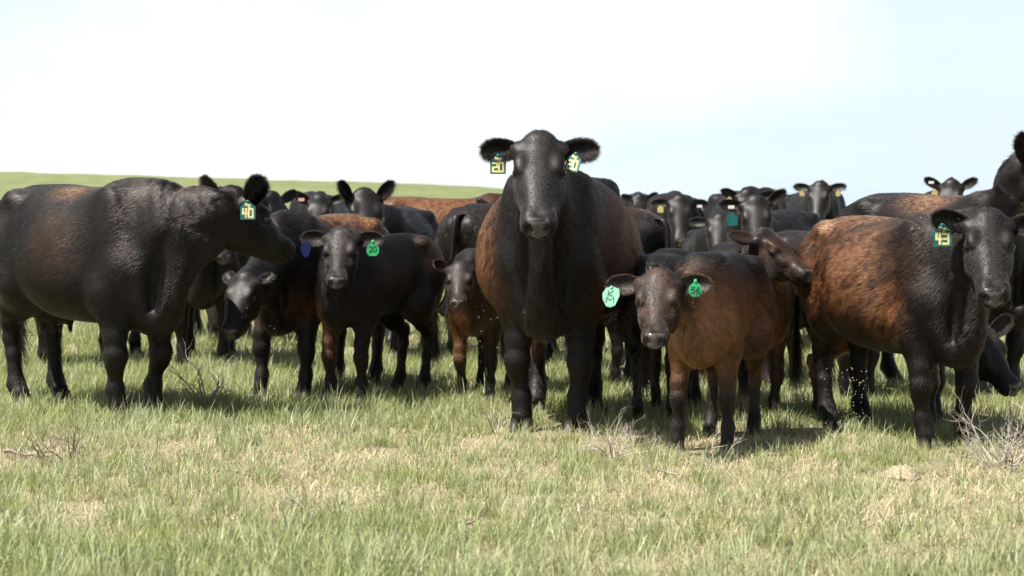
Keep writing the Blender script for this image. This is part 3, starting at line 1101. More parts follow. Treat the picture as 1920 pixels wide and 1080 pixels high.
    # ---- eyes
    if eyes:
        for side in (1, -1):
            c = H(0.163, side * 0.104, -0.031)
            n = 14
            EV = []; EFc = []
            for i in range(n):
                for j in range(n):
                    a = math.pi * i / (n - 1); bb = 2 * math.pi * j / n
                    q = np.array([math.sin(a) * math.cos(bb) * 0.024, side * 0.0215 * math.cos(a), math.sin(a) * math.sin(bb) * 0.019]) * hs
                    EV.append(c + q[0] * u + q[1] * v + q[2] * w)
            EFc = [(i * n + j, i * n + (j + 1) % n, (i + 1) * n + (j + 1) % n, (i + 1) * n + j) for i in range(n - 1) for j in range(n)]
            mesh_obj('eye', EV, EFc, M_EYE, root)
    # ---- hooves
    for key, hpnt in hoofs:
        HOOVES.append((xy[0] + ca * hpnt[0] - sa * hpnt[1], xy[1] + sa * hpnt[0] + ca * hpnt[1]))
    if hooves:
        for key, hpnt in hoofs:
            HV, HF = [], []
            for cl in (-1, 1):
                o0 = len(HV)
                prof = [(0.072, 0.030, 0.030), (0.040, 0.040, 0.034), (0.0, 0.050, 0.037)]
                for (z, rx, ry) in prof:
                    for j in range(12):
                        a = 2 * math.pi * j / 12
                        HV.append(np.array([hpnt[0] + (rx * 1.25 * math.cos(a) + (0.072 - z) * 0.35) * s * th, hpnt[1] + (cl * 0.031 + ry * 0.82 * math.sin(a)) * s * th, z * s]))
                for r in range(2):
                    for j in range(12):
                        HF.append((o0 + r * 12 + j, o0 + r * 12 + (j + 1) % 12, o0 + (r + 1) * 12 + (j + 1) % 12, o0 + (r + 1) * 12 + j))
                HF.append(tuple(o0 + j for j in range(12)))
            mesh_obj('hoof', HV, HF, M_HOOF, root)
    # ---- tail
    TP = None
    if tail:
        tx = trunk[0, 0]
        TP = np.array([[tx + 0.10 * s, 0, 1.24 * s], [tx + 0.0 * s, 0, 1.235 * s], [tx - 0.05 * s, 0, 1.12 * s], [tx - 0.06 * s, 0.01, 0.90 * s], [tx - 0.06 * s, 0.02, 0.68 * s], [tx - 0.07 * s, 0.03, 0.48 * s]])
        tt = np.linspace(0, 1, 6); tf = np.linspace(0, 1, 16)
        TP = np.stack([pchip(tt, TP[:, i], tf) for i in range(3)], 1)
        TR = np.interp(tf, [0, 0.2, 0.6, 1], np.array([0.05, 0.034, 0.022, 0.02]) * s)
        TV, TF = [], []
        for i in range(16):
            for j in range(8):
                a = 2 * math.pi * j / 8
                TV.append(TP[i] + TR[i] * np.array([math.cos(a), math.sin(a), 0]))
        TF = [(i * 8 + j, i * 8 + (j + 1) % 8, (i + 1) * 8 + (j + 1) % 8, (i + 1) * 8 + j) for i in range(15) for j in range(8)]
        to = quads_obj('tail', np.array(TV), np.array(TF), M_HIDE, root)
        vcol(to, 'coat', np.tile(BLACK * tone, (len(TV), 1))); vfloat(to, 'nose', np.zeros(len(TV)))

    # ---- coat hairs
    if hairs:
        dens = (1 - nose) * (1 - hole) * (1 + 0.8 * on_head)
        for side in (1, -1):
            dens = dens * (np.linalg.norm((V - H(0.163, side * 0.118, -0.032)) / hs, axis=1) > 0.024)
        P, PN, vi = sample_surface(V, Q, hairs, rng, dens)
        oh = on_head[vi][:, None]; ol = on_leg[vi][:, None]; ok = on_neck[vi][:, None]
        a = P / s
        flow = np.tile(np.array([-0.85, 0, -0.5]), (hairs, 1))
        flow = flow * (1 - ol) + ol * np.array([-0.12, 0, -1.0])
        nd = -vnorm(NP[-1] - NP[0])
        flow = flow * (1 - ok) + ok * (0.8 * nd + np.array([0, 0, -0.75]))
        hl = (P - pl) @ RH.T / hs
        whorl = np.clip((hl[:, 0] - 0.14) / 0.06, -1, 1)[:, None]
        fh = u[None] * whorl + v[None] * np.sign(hl[:, 1:2]) * 0.5
        flow = flow * (1 - oh) + oh * fh
        sw = (np.stack([vnoise(a + 11.0 * i, 9.0, 2) for i in range(3)], 1) - 0.5)
        sw2 = (np.stack([vnoise(a * [1, 1, 0.7] + 31.0 * i, 34.0, 1) for i in range(3)], 1) - 0.5)
        flow = flow + sw * 0.30 * frizz + sw2 * 0.22 * frizz ** 2 + rng.randn(hairs, 3) * 0.07 * frizz
        flow -= (flow * PN).sum(1)[:, None] * PN
        flow /= np.maximum(np.linalg.norm(flow, axis=1), 1e-6)[:, None]
        lift = (0.11 + 0.12 * rng.rand(hairs) * frizz)[:, None]
        dr = flow + PN * lift * 1.4
        ln = (0.014 + 0.011 * rng.rand(hairs)) * (0.8 + 0.2 * s) * hair_len
        ln = ln * (1 - 0.62 * on_head[vi]) * (1 - 0.35 * on_leg[vi])
        pk = on_head[vi] * np.clip((0.03 - hl[:, 0]) / 0.04, 0, 1)      # the tuft on the poll
        ln = ln * (1 + 1.5 * pk)
        crest = on_neck[vi] * np.clip((PN[:, 2] - 0.75) / 0.2, 0, 1)     # nape
        ln = ln * (1 + 0.9 * crest)
        under = np.clip((-PN[:, 2] - 0.7) / 0.2, 0, 1) * (1 - on_leg[vi])
        ln = ln * (1 + 0.6 * under)
        hc = C[vi] * (0.75 + 0.5 * rng.rand(hairs))[:, None] * (0.55 + 0.9 * vnoise(a, 45.0, 2))[:, None]
        bnd = -PN * lift * 0.55 + sw * 0.2
        coat_o = strands('coat', P + PN * 0.0006, dr, bnd, ln, 0.0008 * (0.75 + 0.25 * res / 0.010), hc, M_HAIR, root, thin=1 - 0.4 * on_head[vi])
        coat_o['kind'] = 'stuff'
        # ears: long soft fringe all over
        ne = max(300, int(hairs * 0.08))
        for (base, d, face, Lr, EV, EF, ec) in ear_pts:
            P, PN, vi = sample_surface(EV, EF, ne, rng)
            tq = ((P - base) @ d) / Lr
            outw = P - (base + np.outer(((P - base) @ d), d))
            outw /= np.maximum(np.linalg.norm(outw, axis=1), 1e-6)[:, None]
            dr = 0.55 * d + 0.55 * outw + 0.35 * PN + rng.randn(ne, 3) * 0.28
            dr /= np.linalg.norm(dr, axis=1)[:, None]
            ln = (0.013 + 0.017 * rng.rand(ne)) * hs * (0.55 if calf else 1.0) * (0.5 + 0.6 * np.clip(tq, 0, 1))
            bd = np.tile(np.array([0, 0, -0.22]), (ne, 1)) + rng.randn(ne, 3) * 0.1
            eo = strands('ear_fringe', P, dr, bd, ln, 0.0005 * (0.7 + 0.3 * res / 0.010), ec[vi] * (0.7 + 0.8 * rng.rand(ne))[:, None], M_HAIR, root)
            eo['kind'] = 'stuff'
        if tail:
            nt_ = max(150, hairs // 60)
            k = rng.randint(10, 16, nt_)
            P = TP[k] + rng.randn(nt_, 3) * 0.010 * s
            dr = np.array([0, 0, -1.0]) + rng.randn(nt_, 3) * 0.13
            ln = (0.16 + 0.12 * rng.rand(nt_)) * s
            to2 = strands('tail_switch', P, dr, rng.randn(nt_, 3) * 0.12, ln, 0.0016, np.tile(BLACK * tone, (nt_, 1)), M_HAIR, root)
            to2['kind'] = 'stuff'
    return dict(root=root, H=H, u=u, v=v, w=w, hs=hs, s=s, ears=ear_pts, V=V, Q=Q, N=N)
# ---------------------------------------------------------------- ear tags
def flat_plastic(name, rgb, rough=0.4):
    return plain(name, rgb, rough, 0.45)


M_TEAL = flat_plastic('tag_teal', (0.0035, 0.105, 0.095))
M_GREEN = flat_plastic('tag_green', (0.024, 0.33, 0.12))
M_MINT = flat_plastic('tag_mint', (0.14, 0.36, 0.23))
M_BLUE = flat_plastic('tag_blue', (0.006, 0.009, 0.05))
M_YELLOW = flat_plastic('tag_yellow', (0.46, 0.38, 0.12))
M_WHITE = flat_plastic('tag_white', (0.6, 0.59, 0.56))
M_PINK = flat_plastic('tag_pink', (0.55, 0.28, 0.2))
M_DIGIT = flat_plastic('tag_digit_cream', (0.66, 0.55, 0.24), 0.6)
M_INK = flat_plastic('tag_ink', (0.008, 0.014, 0.012), 0.6)

GLYPH = {
    '2': [[(0, 1), (1, 1), (1, 0.52), (0, 0.48), (0, 0), (1, 0)]],
    '0': [[(0, 0), (0, 1), (1, 1), (1, 0), (0, 0)]],
    '4': [[(0.05, 1), (0.05, 0.45), (1, 0.45)], [(0.72, 1), (0.72, 0)]],
    '3': [[(0, 1), (1, 1), (1, 0), (0, 0)], [(0.2, 0.5), (1, 0.5)]],
    'N': [[(0, 0), (0, 1), (1, 0), (1, 1)]],
    'E': [[(1, 1), (0, 1), (0, 0), (1, 0)], [(0, 0.5), (0.8, 0.5)]],
    'K': [[(0, 0), (0, 1)], [(1, 1), (0, 0.45), (1, 0)]],
    'M': [[(0, 0), (0, 1), (0.5, 0.4), (1, 1), (1, 0)]],
    'a': [[(0.05, 0.8), (0.3, 1.0), (0.75, 0.98), (0.9, 0.72), (0.7, 0.42), (0.3, 0.15), (0, 0), (0.45, 0.06), (1, 0.04)]],      # written 2
    'o': [[(0.5, 1), (0.15, 0.85), (0, 0.5), (0.12, 0.14), (0.5, 0), (0.86, 0.14), (1, 0.5), (0.86, 0.85), (0.5, 1)]],             # written 0
    '5': [[(0.95, 1), (0.2, 1), (0.12, 0.58), (0.6, 0.64), (0.95, 0.42), (0.85, 0.1), (0.45, 0), (0.02, 0.1)]],
    '6': [[(0.8, 1), (0.35, 0.8), (0.05, 0.4), (0.15, 0.08), (0.5, 0), (0.88, 0.12), (0.92, 0.38), (0.6, 0.52), (0.2, 0.42)]],
}


def ear_tag(an, side, shape, mat, size, texts=(), t=0.40, drop=0.03, facing=(0, -1, 0.05), lean=0.0, ink=None, fwd=0.0, aside=0.0, brk=None):
    """a plastic tag hanging from an ear; texts = (characters, x, y, w, h, stroke)"""
    base, d, face, Lr, EV, EF, ec = an['ears'][0 if side > 0 else 1]
    root = an['root']
    yaw = root.rotation_euler[2]
    ca, sa = math.cos(-yaw), math.sin(-yaw)
    f = np.array([ca * facing[0] - sa * facing[1], sa * facing[0] + ca * facing[1], facing[2]])
    f = vnorm(f)
    up = vnorm(np.array([0, 0, 1.0]) - f[2] * f)
    up = rot_axis(up, f, lean)
    rt = np.cross(up, f)
    top = base + d * Lr * t + f * (0.020 + fwd) * an['hs'] + rt * aside - np.array([0, 0, drop])
    if shape == 'cow':
        out = [(-0.10, 0.52), (-0.16, 0.36), (-0.50, 0.10), (-0.52, 0.04), (-0.50, -0.72), (-0.46, -0.76), (0.46, -0.76), (0.50, -0.72), (0.52, 0.04), (0.50, 0.10), (0.16, 0.36), (0.10, 0.52)]
    elif shape == 'calf':
        out = [(-0.10, 0.62), (-0.15, 0.35), (-0.40, 0.12), (-0.52, -0.10), (-0.50, -0.50), (-0.28, -0.74), (0.28, -0.74), (0.50, -0.50), (0.52, -0.10), (0.40, 0.12), (0.15, 0.35), (0.10, 0.62)]
    elif shape == 'leaf':
        out = [(-0.30, 0.42), (-0.50, 0.10), (-0.46, -0.25), (-0.22, -0.66), (0.02, -0.74), (0.30, -0.62), (0.52, -0.05), (0.46, 0.36), (0.1, 0.48)]
    else:
        out = [(-0.5, 0.25), (-0.5, -0.25), (0.5, -0.25), (0.5, 0.25)]
    th = 0.0016
    n = len(out)

    def pt(x, y, z):
        b = 0.0
        return top + rt * x * size + up * (y - 0.5) * size + f * (z + b)
    V = [pt(x, y, th) for x, y in out] + [pt(x, y, -th) for x, y in out]
    F = [tuple(range(n)), tuple(range(2 * n - 1, n - 1, -1))] + [(i, n + i, n + (i + 1) % n, (i + 1) % n) for i in range(n)]
    o = mesh_obj('ear_tag', V, F, mat, root, smooth=False)
    if texts:
        # stud through the ear
        SV = [top + up * (0.44 - 0.5) * size + f * (th + z_) + 0.0075 * r_ * (rt * math.cos(2 * math.pi * j / 10) + up * math.sin(2 * math.pi * j / 10))
              for (r_, z_) in ((1.0, 0.0), (1.0, 0.003), (0.5, 0.0045)) for j in range(10)]
        SF = [(i * 10 + j, i * 10 + (j + 1) % 10, (i + 1) * 10 + (j + 1) % 10, (i + 1) * 10 + j) for i in range(2) for j in range(10)] + [tuple(range(20, 30))]
        mesh_obj('tag_stud', SV, SF, mat, o)
    for chars, x0, y0, w, h, stw in texts:
        gap = 0.16 * w
        cw = (w - gap * (len(chars) - 1)) / len(chars)
        GV, GF = [], []
        for ci, ch in enumerate(chars):
            for line in GLYPH[ch]:
                L = [np.array([x0 + ci * (cw + gap) + px * cw, y0 + py * h]) for px, py in line]
                for a, b in zip(L[:-1], L[1:]):
                    dd = (b - a) / max(np.linalg.norm(b - a), 1e-6)
                    nn = np.array([-dd[1], dd[0]])
                    a2, b2 = a - dd * stw / 2, b + dd * stw / 2
                    k = len(GV)
                    lift = th + 0.0008 + 0.00003 * (len(GF) % 7)
                    seg = 4
                    for q in range(seg + 1):
                        c = a2 + (b2 - a2) * q / seg
                        GV += [pt(*(c + nn * stw / 2), lift), pt(*(c - nn * stw / 2), lift)]
                    for q in range(seg):
                        GF.append((k + 2 * q, k + 2 * q + 1, k + 2 * q + 3, k + 2 * q + 2))
        mesh_obj('tag_number' if chars not in ('N', 'E', 'K', 'M') else 'tag_letter', GV, GF, ink or M_DIGIT, o, smooth=False)
    return o


COW_TEXT = lambda num: ((num, -0.33, -0.60, 0.66, 0.54, 0.125), ('N', -0.17, 0.16, 0.13, 0.17, 0.05), ('E', 0.04, 0.06, 0.13, 0.17, 0.05))
G_NEAR, G_BACK = 'cattle at the front of the herd', 'cattle behind the front row'

# ---------------------------------------------------------------- the herd
FLANK = (-0.05, 0, 0.95, 0.50, 0, 0.28)

# big cow in the middle, staring at the camera
a = cattle('cow', 'large black cow in the middle staring at the camera, numbered tags in both ears', (0.25, 11.22), R(-97), 1.03, fat=1.18,
           poll=at(1012, 268, 10.08), muzzle=at(1009, 428, 9.70), hs=1.05, ears=((0.02, 0.02), (0.0, 0.02)), earsize=0.88,
           legs={'fl': (0.03, -0.01), 'fr': (0.0, 0.02), 'hl': (0.12, -0.02), 'hr': (0.16, 0.0)},
           brown=[(-0.05, -0.4, 0.92, 0.52, 0.45, 0.38, 1.05), (-0.05, 0.4, 0.95, 0.55, 0.45, 0.3, 0.6), (0.45, 0, 0.75, 0.2, 0, 0.2, 0.4)],
           brownleg=(0, 0, 0, 0.9), res=0.010, hairs=110000, group=G_NEAR, seed=1, frizz=0.7)
ear_tag(a, -1, 'cow', M_TEAL, 0.076, COW_TEXT('20'), t=0.55, drop=0.022)
ear_tag(a, 1, 'cow', M_TEAL, 0.076, COW_TEXT('20'), t=0.50, drop=0.026, facing=(-0.40, -0.8, 0.25), lean=-0.18, fwd=0.02)

# cow on the left, turned to the right
a = cattle('cow', 'black cow at the left edge in profile, facing right, tag 40', (-2.40, 11.79), R(-46), 0.985, fat=1.1, arch=0.10, neck=1.12,
           poll=at(440, 368, 11.22), muzzle=at(562, 470, 11.66), hs=1.06, roll=0.1, ears=((0.3, 0.6), (0.9, 1.15)), earsize=0.95,
           legs={'fl': (-0.10, 0.0), 'fr': (0.0, 0.0), 'hr': (0.05, 0), 'hl': (-0.05, 0)},
           brown=[(0.0, -0.1, 1.28, 0.18, 0.2, 0.07, 0.7), (0.1, -0.35, 0.95, 0.3, 0.3, 0.3, 0.22)],
           res=0.010, hairs=110000, folds=0.7, frizz=0.7, group=G_NEAR, seed=2)
ear_tag(a, -1, 'cow', M_TEAL, 0.082, COW_TEXT('40'), t=0.22, drop=0.012, facing=(-0.05, -1, 0.02), aside=-0.01, fwd=0.03)

# black calf with a green tag
a = cattle('calf', 'black calf with green tag 20, standing behind the left cow\'s muzzle', (-0.835, 12.57), R(-120), 0.765, calf=True,
           poll=at(641, 440, 11.97), muzzle=at(628, 530, 11.70), hs=0.82, ears=((0.02, 0.0), (0.05, 0.05)),
           legs={'fl': (0.0, 0.0), 'fr': (0.02, -0.03), 'hl': (0.08, 0.02), 'hr': (0.0, 0.0)},
           brown=[(0.05, 0, 0.95, 0.3, 0, 0.2, 0.25), (-0.5, 0.2, 1.15, 0.2, 0.2, 0.2, 0.5)], brownleg=(0.1, 0.45, 0, 0), tone=1.3,
           res=0.010, hairs=75000, category='calf', group=G_NEAR, seed=3, frizz=1.3, hair_len=1.2)
ear_tag(a, 1, 'calf', M_GREEN, 0.070, (('ao', -0.30, -0.42, 0.60, 0.46, 0.07),), t=0.62, drop=0.01, ink=M_INK)
ear_tag(a, -1, 'leaf', M_BLUE, 0.075, (), t=0.75, drop=0.02, facing=(-0.5, -0.8, 0))

# brown calf at the front with tag 56
a = cattle('calf', 'brown calf with green tag 56, nearest calf, beside the big middle cow', (1.015, 10.16), R(-108), 0.715, calf=True,
           poll=at(1236, 522, 9.52), muzzle=at(1226, 632, 9.25), hs=0.84, ears=((0.02, 0.0), (-0.02, 0.0)),
           legs={'fl': (0.04, 0.05), 'fr': (0.02, -0.05), 'hl': (0.0, 0.02), 'hr': (0.02, -0.02)},
           brown=[(0.0, 0, 0.86, 0.75, 0, 0.27, 0.72), (0.6, 0, 0.85, 0.30, 0, 0.36, 1.05), (0.55, 0, 0.6, 0.3, 0, 0.2, 0.8)], brownleg=(0.12, 0.12, 0.5, 0.4), face_brown=0.28, tone=1.5,
           res=0.010, hairs=75000, category='calf', group=G_NEAR, seed=4, frizz=1.4, hair_len=1.25)
ear_tag(a, 1, 'calf', M_GREEN, 0.060, (('56', -0.34, -0.50, 0.68, 0.46, 0.07),), t=0.50, drop=-0.02, ink=M_INK)
ear_tag(a, -1, 'leaf', M_MINT, 0.082, (('K', -0.16, -0.10, 0.30, 0.34, 0.05), ('M', -0.22, -0.45, 0.42, 0.28, 0.05)), t=0.80, drop=0.012, facing=(-0.3, -0.85, 0.3), ink=M_INK)

# brown-sided heifer with tag 43
a = cattle('cow', 'young cow with bleached brown flanks at the right, tag 43', (1.97, 10.46), R(-69), 0.85, fat=1.15,
           poll=at(1853, 412, 9.75), muzzle=at(1866, 552, 9.42), hs=0.93, ears=((0.05, 0.0), (0.10, 0.28)), earsize=0.98,
           legs={'fl': (0.0, 0.0), 'fr': (0.05, 0.02), 'hl': (-0.06, 0), 'hr': (0.1, 0.0)},
           brown=[(-0.15, -0.3, 1.0, 0.62, 0.6, 0.36, 0.86), (-0.45, 0, 1.25, 0.5, 0.5, 0.2, 1.15), (0.33, -0.3, 0.8, 0.2, 0.2, 0.25, 0.85)],
           res=0.010, hairs=95000, group=G_NEAR, udder=False, seed=5, frizz=1.2, hair_len=1.3, mottle=0.85)
ear_tag(a, -1, 'cow', M_TEAL, 0.086, COW_TEXT('43'), t=0.72, drop=0.02, facing=(-0.1, -1, 0.02))

# heifer with lowered head behind the left cow's chin
cattle('cow', 'black young cow with lowered head and brown back, below the left cow\'s chin', (-1.23, 13.00), R(-112), 0.85,
       poll=at(458, 522, 11.88), muzzle=at(427, 618, 11.66), hs=0.76, earsize=0.75, ears=((1.1, -0.3), (1.2, -0.3)),
       brown=[(-0.3, 0, 1.28, 0.6, 0, 0.18, 1.0), (0.55, 0, 0.7, 0.2, 0, 0.2, 0.4)], res=0.014, hairs=40000, group=G_NEAR, udder=False, seed=6,
       legs={'fl': (0.05, 0), 'fr': (0.14, 0.0)})
# calf peeping past the big cow's left flank
cattle('calf', 'small calf with brown legs peeping out left of the big middle cow', (-0.17, 12.66), R(-100), 0.69, calf=True,
       poll=at(864, 500, 12.0), muzzle=at(857, 568, 11.78), hs=0.66, ears=((0.1, 0.5), (0.1, 0.75)),
       brown=[(0.5, 0, 0.8, 0.5, 0, 0.4, 0.5)], brownleg=(0.1, 0.7, 0.7, 0.5), face_brown=0.15, tone=1.4, earsize=0.85, res=0.012, hairs=40000, category='calf', group=G_NEAR, seed=7)
# black calf turned away between the big cow and the brown calf
cattle('calf', 'black calf seen from behind, between the big cow and the brown calf', (0.86, 11.55), R(78), 0.70, calf=True,
       poll=(1.05, 12.25, 0.85), muzzle=(1.12, 12.5, 0.65), res=0.014, hairs=30000, category='calf', group=G_BACK, seed=8, fat=1.15)
# calf resting its chin on the heifer's rump
cattle('calf', 'dark brown calf looking right with its muzzle at the brown cow\'s rump', (1.28, 11.55), R(-72), 0.70, calf=True,
       poll=at(1436, 444, 10.9), muzzle=at(1532, 510, 10.66), hs=0.84, roll=-0.1, ears=((0.5, -0.1), (0.6, -0.15)),
       brown=[(0.6, 0, 0.9, 0.6, 0, 0.5, 0.9), (0.0, 0, 0.9, 0.75, 0, 0.30, 0.7)], face_brown=0.35, tone=1.3, brownleg=(0.4, 0.4, 0.4, 0.4), res=0.012, hairs=45000, category='calf', group=G_NEAR, seed=9)
# tall cow cut by the right edge
cattle('cow', 'tall dark cow with raised head, cut off by the right edge', (2.70, 12.85), R(-55), 0.95,
       poll=at(1942, 296, 11.95), muzzle=at(2060, 380, 11.75), hs=1.0, ears=((0.25, 0.5), (0.9, 1.1)), earface=(-0.2, -1, -0.2), earsize=1.1,
       brown=[(0.0, 0, 1.28, 0.25, 0, 0.10, 0.6), (0.1, 0, 0.8, 0.5, 0, 0.2, 0.9)], res=0.013, hairs=50000, group=G_BACK, seed=10, hair_len=1.2)
# small calf low behind the heifer's forelegs
cattle('calf', 'dark little calf with lowered head under the brown cow\'s throat', (2.06, 11.24), R(-22), 0.64, calf=True,
       poll=at(1836, 622, 10.75), muzzle=at(1898, 706, 10.60), hs=0.84, ears=((0.2, 0.7), (0.3, 0.8)), roll=0.15,
       brown=[(0.0, 0, 0.9, 0.75, 0, 0.30, 0.3)], face_brown=0.06, brownleg=(0.1, 0.6, 0.9, 0.9), res=0.012, hairs=35000, category='calf', group=G_BACK, seed=11)


def back(label, xy, yaw, s, poll, muzzle, ears=((0.1, 0.1), (0.1, 0.1)), brown=(), seed=20, calf=False, tag=None, res=0.018, hairs=9000, earw=0.82, **kw):
    an = cattle('calf' if calf else 'cow', label, xy, R(yaw), s, calf=calf, poll=poll, muzzle=muzzle, ears=ears, brown=brown, res=res, hairs=hairs,
                category='calf' if calf else 'cow', group=G_BACK, seed=seed, earw=earw, **kw)
    for (side, shape, mat, size, t, drop) in (tag or ()):
        ear_tag(an, side, shape, mat, size, (), t=t, drop=drop)
    return an


back('black cow looking over the herd against the sky, second head from the right', (3.47, 23.6), -84, 1.0, at(1537, 348, 22.6), at(1531, 400, 22.35), hs=1.0,
     tag=[(-1, 'cow', M_YELLOW, 0.052, 0.5, 0.03), (1, 'cow', M_YELLOW, 0.052, 0.5, 0.03)], seed=21)
back('dark cow facing the camera with yellow and white tags, above the black calf', (1.64, 20.9), -95, 0.97, poll=at(1275, 375, 20.0), muzzle=at(1277, 443, 19.75), fat=0.88, ears=((0.1, -0.2), (0.1, -0.15)),
     tag=[(-1, 'cow', M_YELLOW, 0.055, 0.5, 0.02), (1, 'button', M_WHITE, 0.05, 0.5, 0.0)], brown=[FLANK + (0.4,)], seed=22)
back('distant black cow with one ear raised, farthest head right of the big cow', (1.88, 31.0), -92, 1.0, at(1200, 370, 30.0), at(1204, 412, 29.8), ears=((0.3, 0.7), (0.2, 0.3)), seed=23, res=0.022)
back('black cow with one big raised ear and white tag, right of centre', (2.16, 17.25), -125, 0.86, at(1417, 378, 16.3), at(1424, 462, 16.05), hs=1.0, ears=((0.3, 0.95), (0.1, 0.15)), roll=0.1,
     tag=[(-1, 'button', M_WHITE, 0.05, 0.5, -0.01), (-1, 'cow', M_TEAL, 0.08, 0.45, 0.06)], seed=24, res=0.015, hairs=15000)
back('dark cow half hidden behind the cow with the big raised ear', (2.48, 21.5), -78, 1.0, at(1402, 364, 20.5), at(1404, 430, 20.3), ears=((0.1, 0.2), (0.2, 0.5)),
     tag=[(-1, 'cow', M_YELLOW, 0.052, 0.5, 0.03)], seed=25)
back('black cow with drooping ears, head low among the heads right of centre', (1.78, 18.2), -92, 0.74, at(1350, 410, 17.45), at(1347, 482, 17.2), ears=((0.1, -0.1), (0.1, -0.1)), hs=0.9, seed=26)
back('black cow seen from behind just right of the big middle cow', (0.46, 14.45), 138, 0.88, (-0.35, 15.35, 0.75), (-0.55, 15.5, 0.4), brown=[(-0.2, 0, 1.3, 0.6, 0, 0.12, 0.35)], seed=27, res=0.015, hairs=18000)
back('far black cow with lowered head just right of the big cow\'s neck', (1.22, 27.5), -90, 0.98, at(1142, 384, 26.6), at(1160, 430, 26.4), seed=28, res=0.022)
back('black cow with both ears pricked, head bent, left of centre', (-0.95, 16.15), -101, 0.88, at(683, 366, 15.2), at(692, 440, 14.95), hs=1.04, ears=((0.3, 1.7), (0.3, 1.8)),
     tag=[(1, 'cow', M_YELLOW, 0.05, 0.2, 0.13)], seed=29, res=0.014, hairs=20000)
back('black cow with pink tag in its raised ear, left of the pricked ears', (-1.98, 21.0), -92, 0.97, at(598, 374, 20.0), at(592, 440, 19.8), ears=((0.2, 0.4), (0.3, 0.9)),
     tag=[(-1, 'button', M_PINK, 0.06, 0.5, -0.01)], seed=30)
back('black cow whose poll just shows over the left cow\'s forehead', (-2.62, 17.7), -58, 0.95, at(512, 370, 16.9), at(540, 440, 16.8), ears=((0.3, 0.5), (0.3, 0.5)), seed=31)
back('reddish brown cow standing side-on behind, left of the big cow', (-0.62, 18.7), 8, 0.945, (0.55, 18.9, 1.0), (0.9, 18.95, 0.7), brown=[(-0.2, 0, 1.1, 0.9, 0, 0.40, 0.95)], mottle=0.4, seed=32, res=0.016, hairs=18000)
back('dark grey-brown cow turned away, her hip beside the big cow', (-0.02, 15.95), 60, 0.90, at(945, 392, 16.9), at(930, 440, 17.2), ears=((0.2, 0.9), (0.2, 0.9)),
     tag=[(1, 'calf', M_GREEN, 0.06, 0.6, 0.06)], brown=[(0.1, 0, 1.0, 0.7, 0, 0.4, 0.5)], tone=1.8, seed=33, res=0.014, hairs=25000)
back('cow behind the left cow, only its legs showing under her belly', (-3.2, 15.3), 62, 0.93, (-2.75, 16.1, 1.0), (-2.6, 16.4, 0.7), seed=34, brownleg=(0.6, 0.2, 0.2, 0.6))
back('cow standing behind the left cow\'s neck, one ear showing above', (-2.28, 15.25), -84, 0.93, at(418, 372, 14.35), at(420, 450, 14.2), ears=((0.3, 0.5), (0.35, 0.95)),
     tag=[(-1, 'button', M_YELLOW, 0.05, 0.5, 0.0)], seed=35)
back('brown calf peeking out from behind the big cow\'s right hip', (0.47, 13.3), -30, 0.70, at(1166, 462, 13.0), at(1192, 504, 12.9), calf=True, face_brown=0.4, seed=36, res=0.014, hairs=15000)
back('young cow far off on the right, back below the skyline', (5.35, 31.0), 10, 0.86, (6.4, 31.2, 0.9), (6.7, 31.2, 0.6), seed=37, res=0.024)
back('cow with white-buttoned ear looking over the tall cow\'s back', (4.35, 20.9), -98, 0.98, at(1783, 346, 20.0), at(1775, 415, 19.8), ears=((0.3, 0.5), (0.3, 0.7)),
     tag=[(-1, 'button', M_WHITE, 0.05, 0.6, -0.02), (-1, 'cow', M_YELLOW, 0.06, 0.4, 0.05)], seed=38)
back('calf hidden behind the brown cow, only an ear above her back', (1.93, 12.65), -60, 0.78, at(1668, 425, 12.0), at(1680, 500, 11.9), ears=((0.3, 0.5), (0.3, 0.5)), calf=True, seed=39)
back('black calf turned away behind the brown calf, legs showing past hers', (1.52, 13.75), 82, 0.72, (1.62, 14.5, 0.8), (1.66, 14.8, 0.6), calf=True, seed=40)

build_grass()
# ---------------------------------------------------------------- dead sagebrush, sticks, dung, flies
def bark_material(name, lo, hi):
    m, nt, out = material(name)
    tc = node(nt, 'TexCoord')
    n = node(nt, 'TexNoise', Scale=60.0, Detail=5.0, Roughness=0.7)
    lnk(nt, tc, 'Object', n, 'Vector')
    r = node(nt, 'ValToRGB')
    r.color_ramp.elements[0].position, r.color_ramp.elements[0].color = 0.32, (*lo, 1)
    r.color_ramp.elements[1].position, r.color_ramp.elements[1].color = 0.68, (*hi, 1)
    lnk(nt, n, 'Fac', r, 'Fac')
    b = node(nt, 'BsdfPrincipled', Roughness=0.85)
    b.inputs['Specular IOR Level'].default_value = 0.2
    lnk(nt, r, 'Color', b, 'Base Color')
    bp = node(nt, 'Bump', Strength=0.7, Distance=0.004)
    lnk(nt, n, 'Fac', bp, 'Height')
    lnk(nt, bp, 'Normal', b, 'Normal')
    lnk(nt, b, 'BSDF', out, 'Surface')
    return m


M_PALE = bark_material('bleached_wood', (0.20, 0.165, 0.13), (0.52, 0.46, 0.39))
M_BARK = bark_material('grey_brown_bark', (0.075, 0.055, 0.042), (0.26, 0.20, 0.155))
M_DUNG = bark_material('dried_dung', (0.15, 0.12, 0.08), (0.33, 0.29, 0.2))


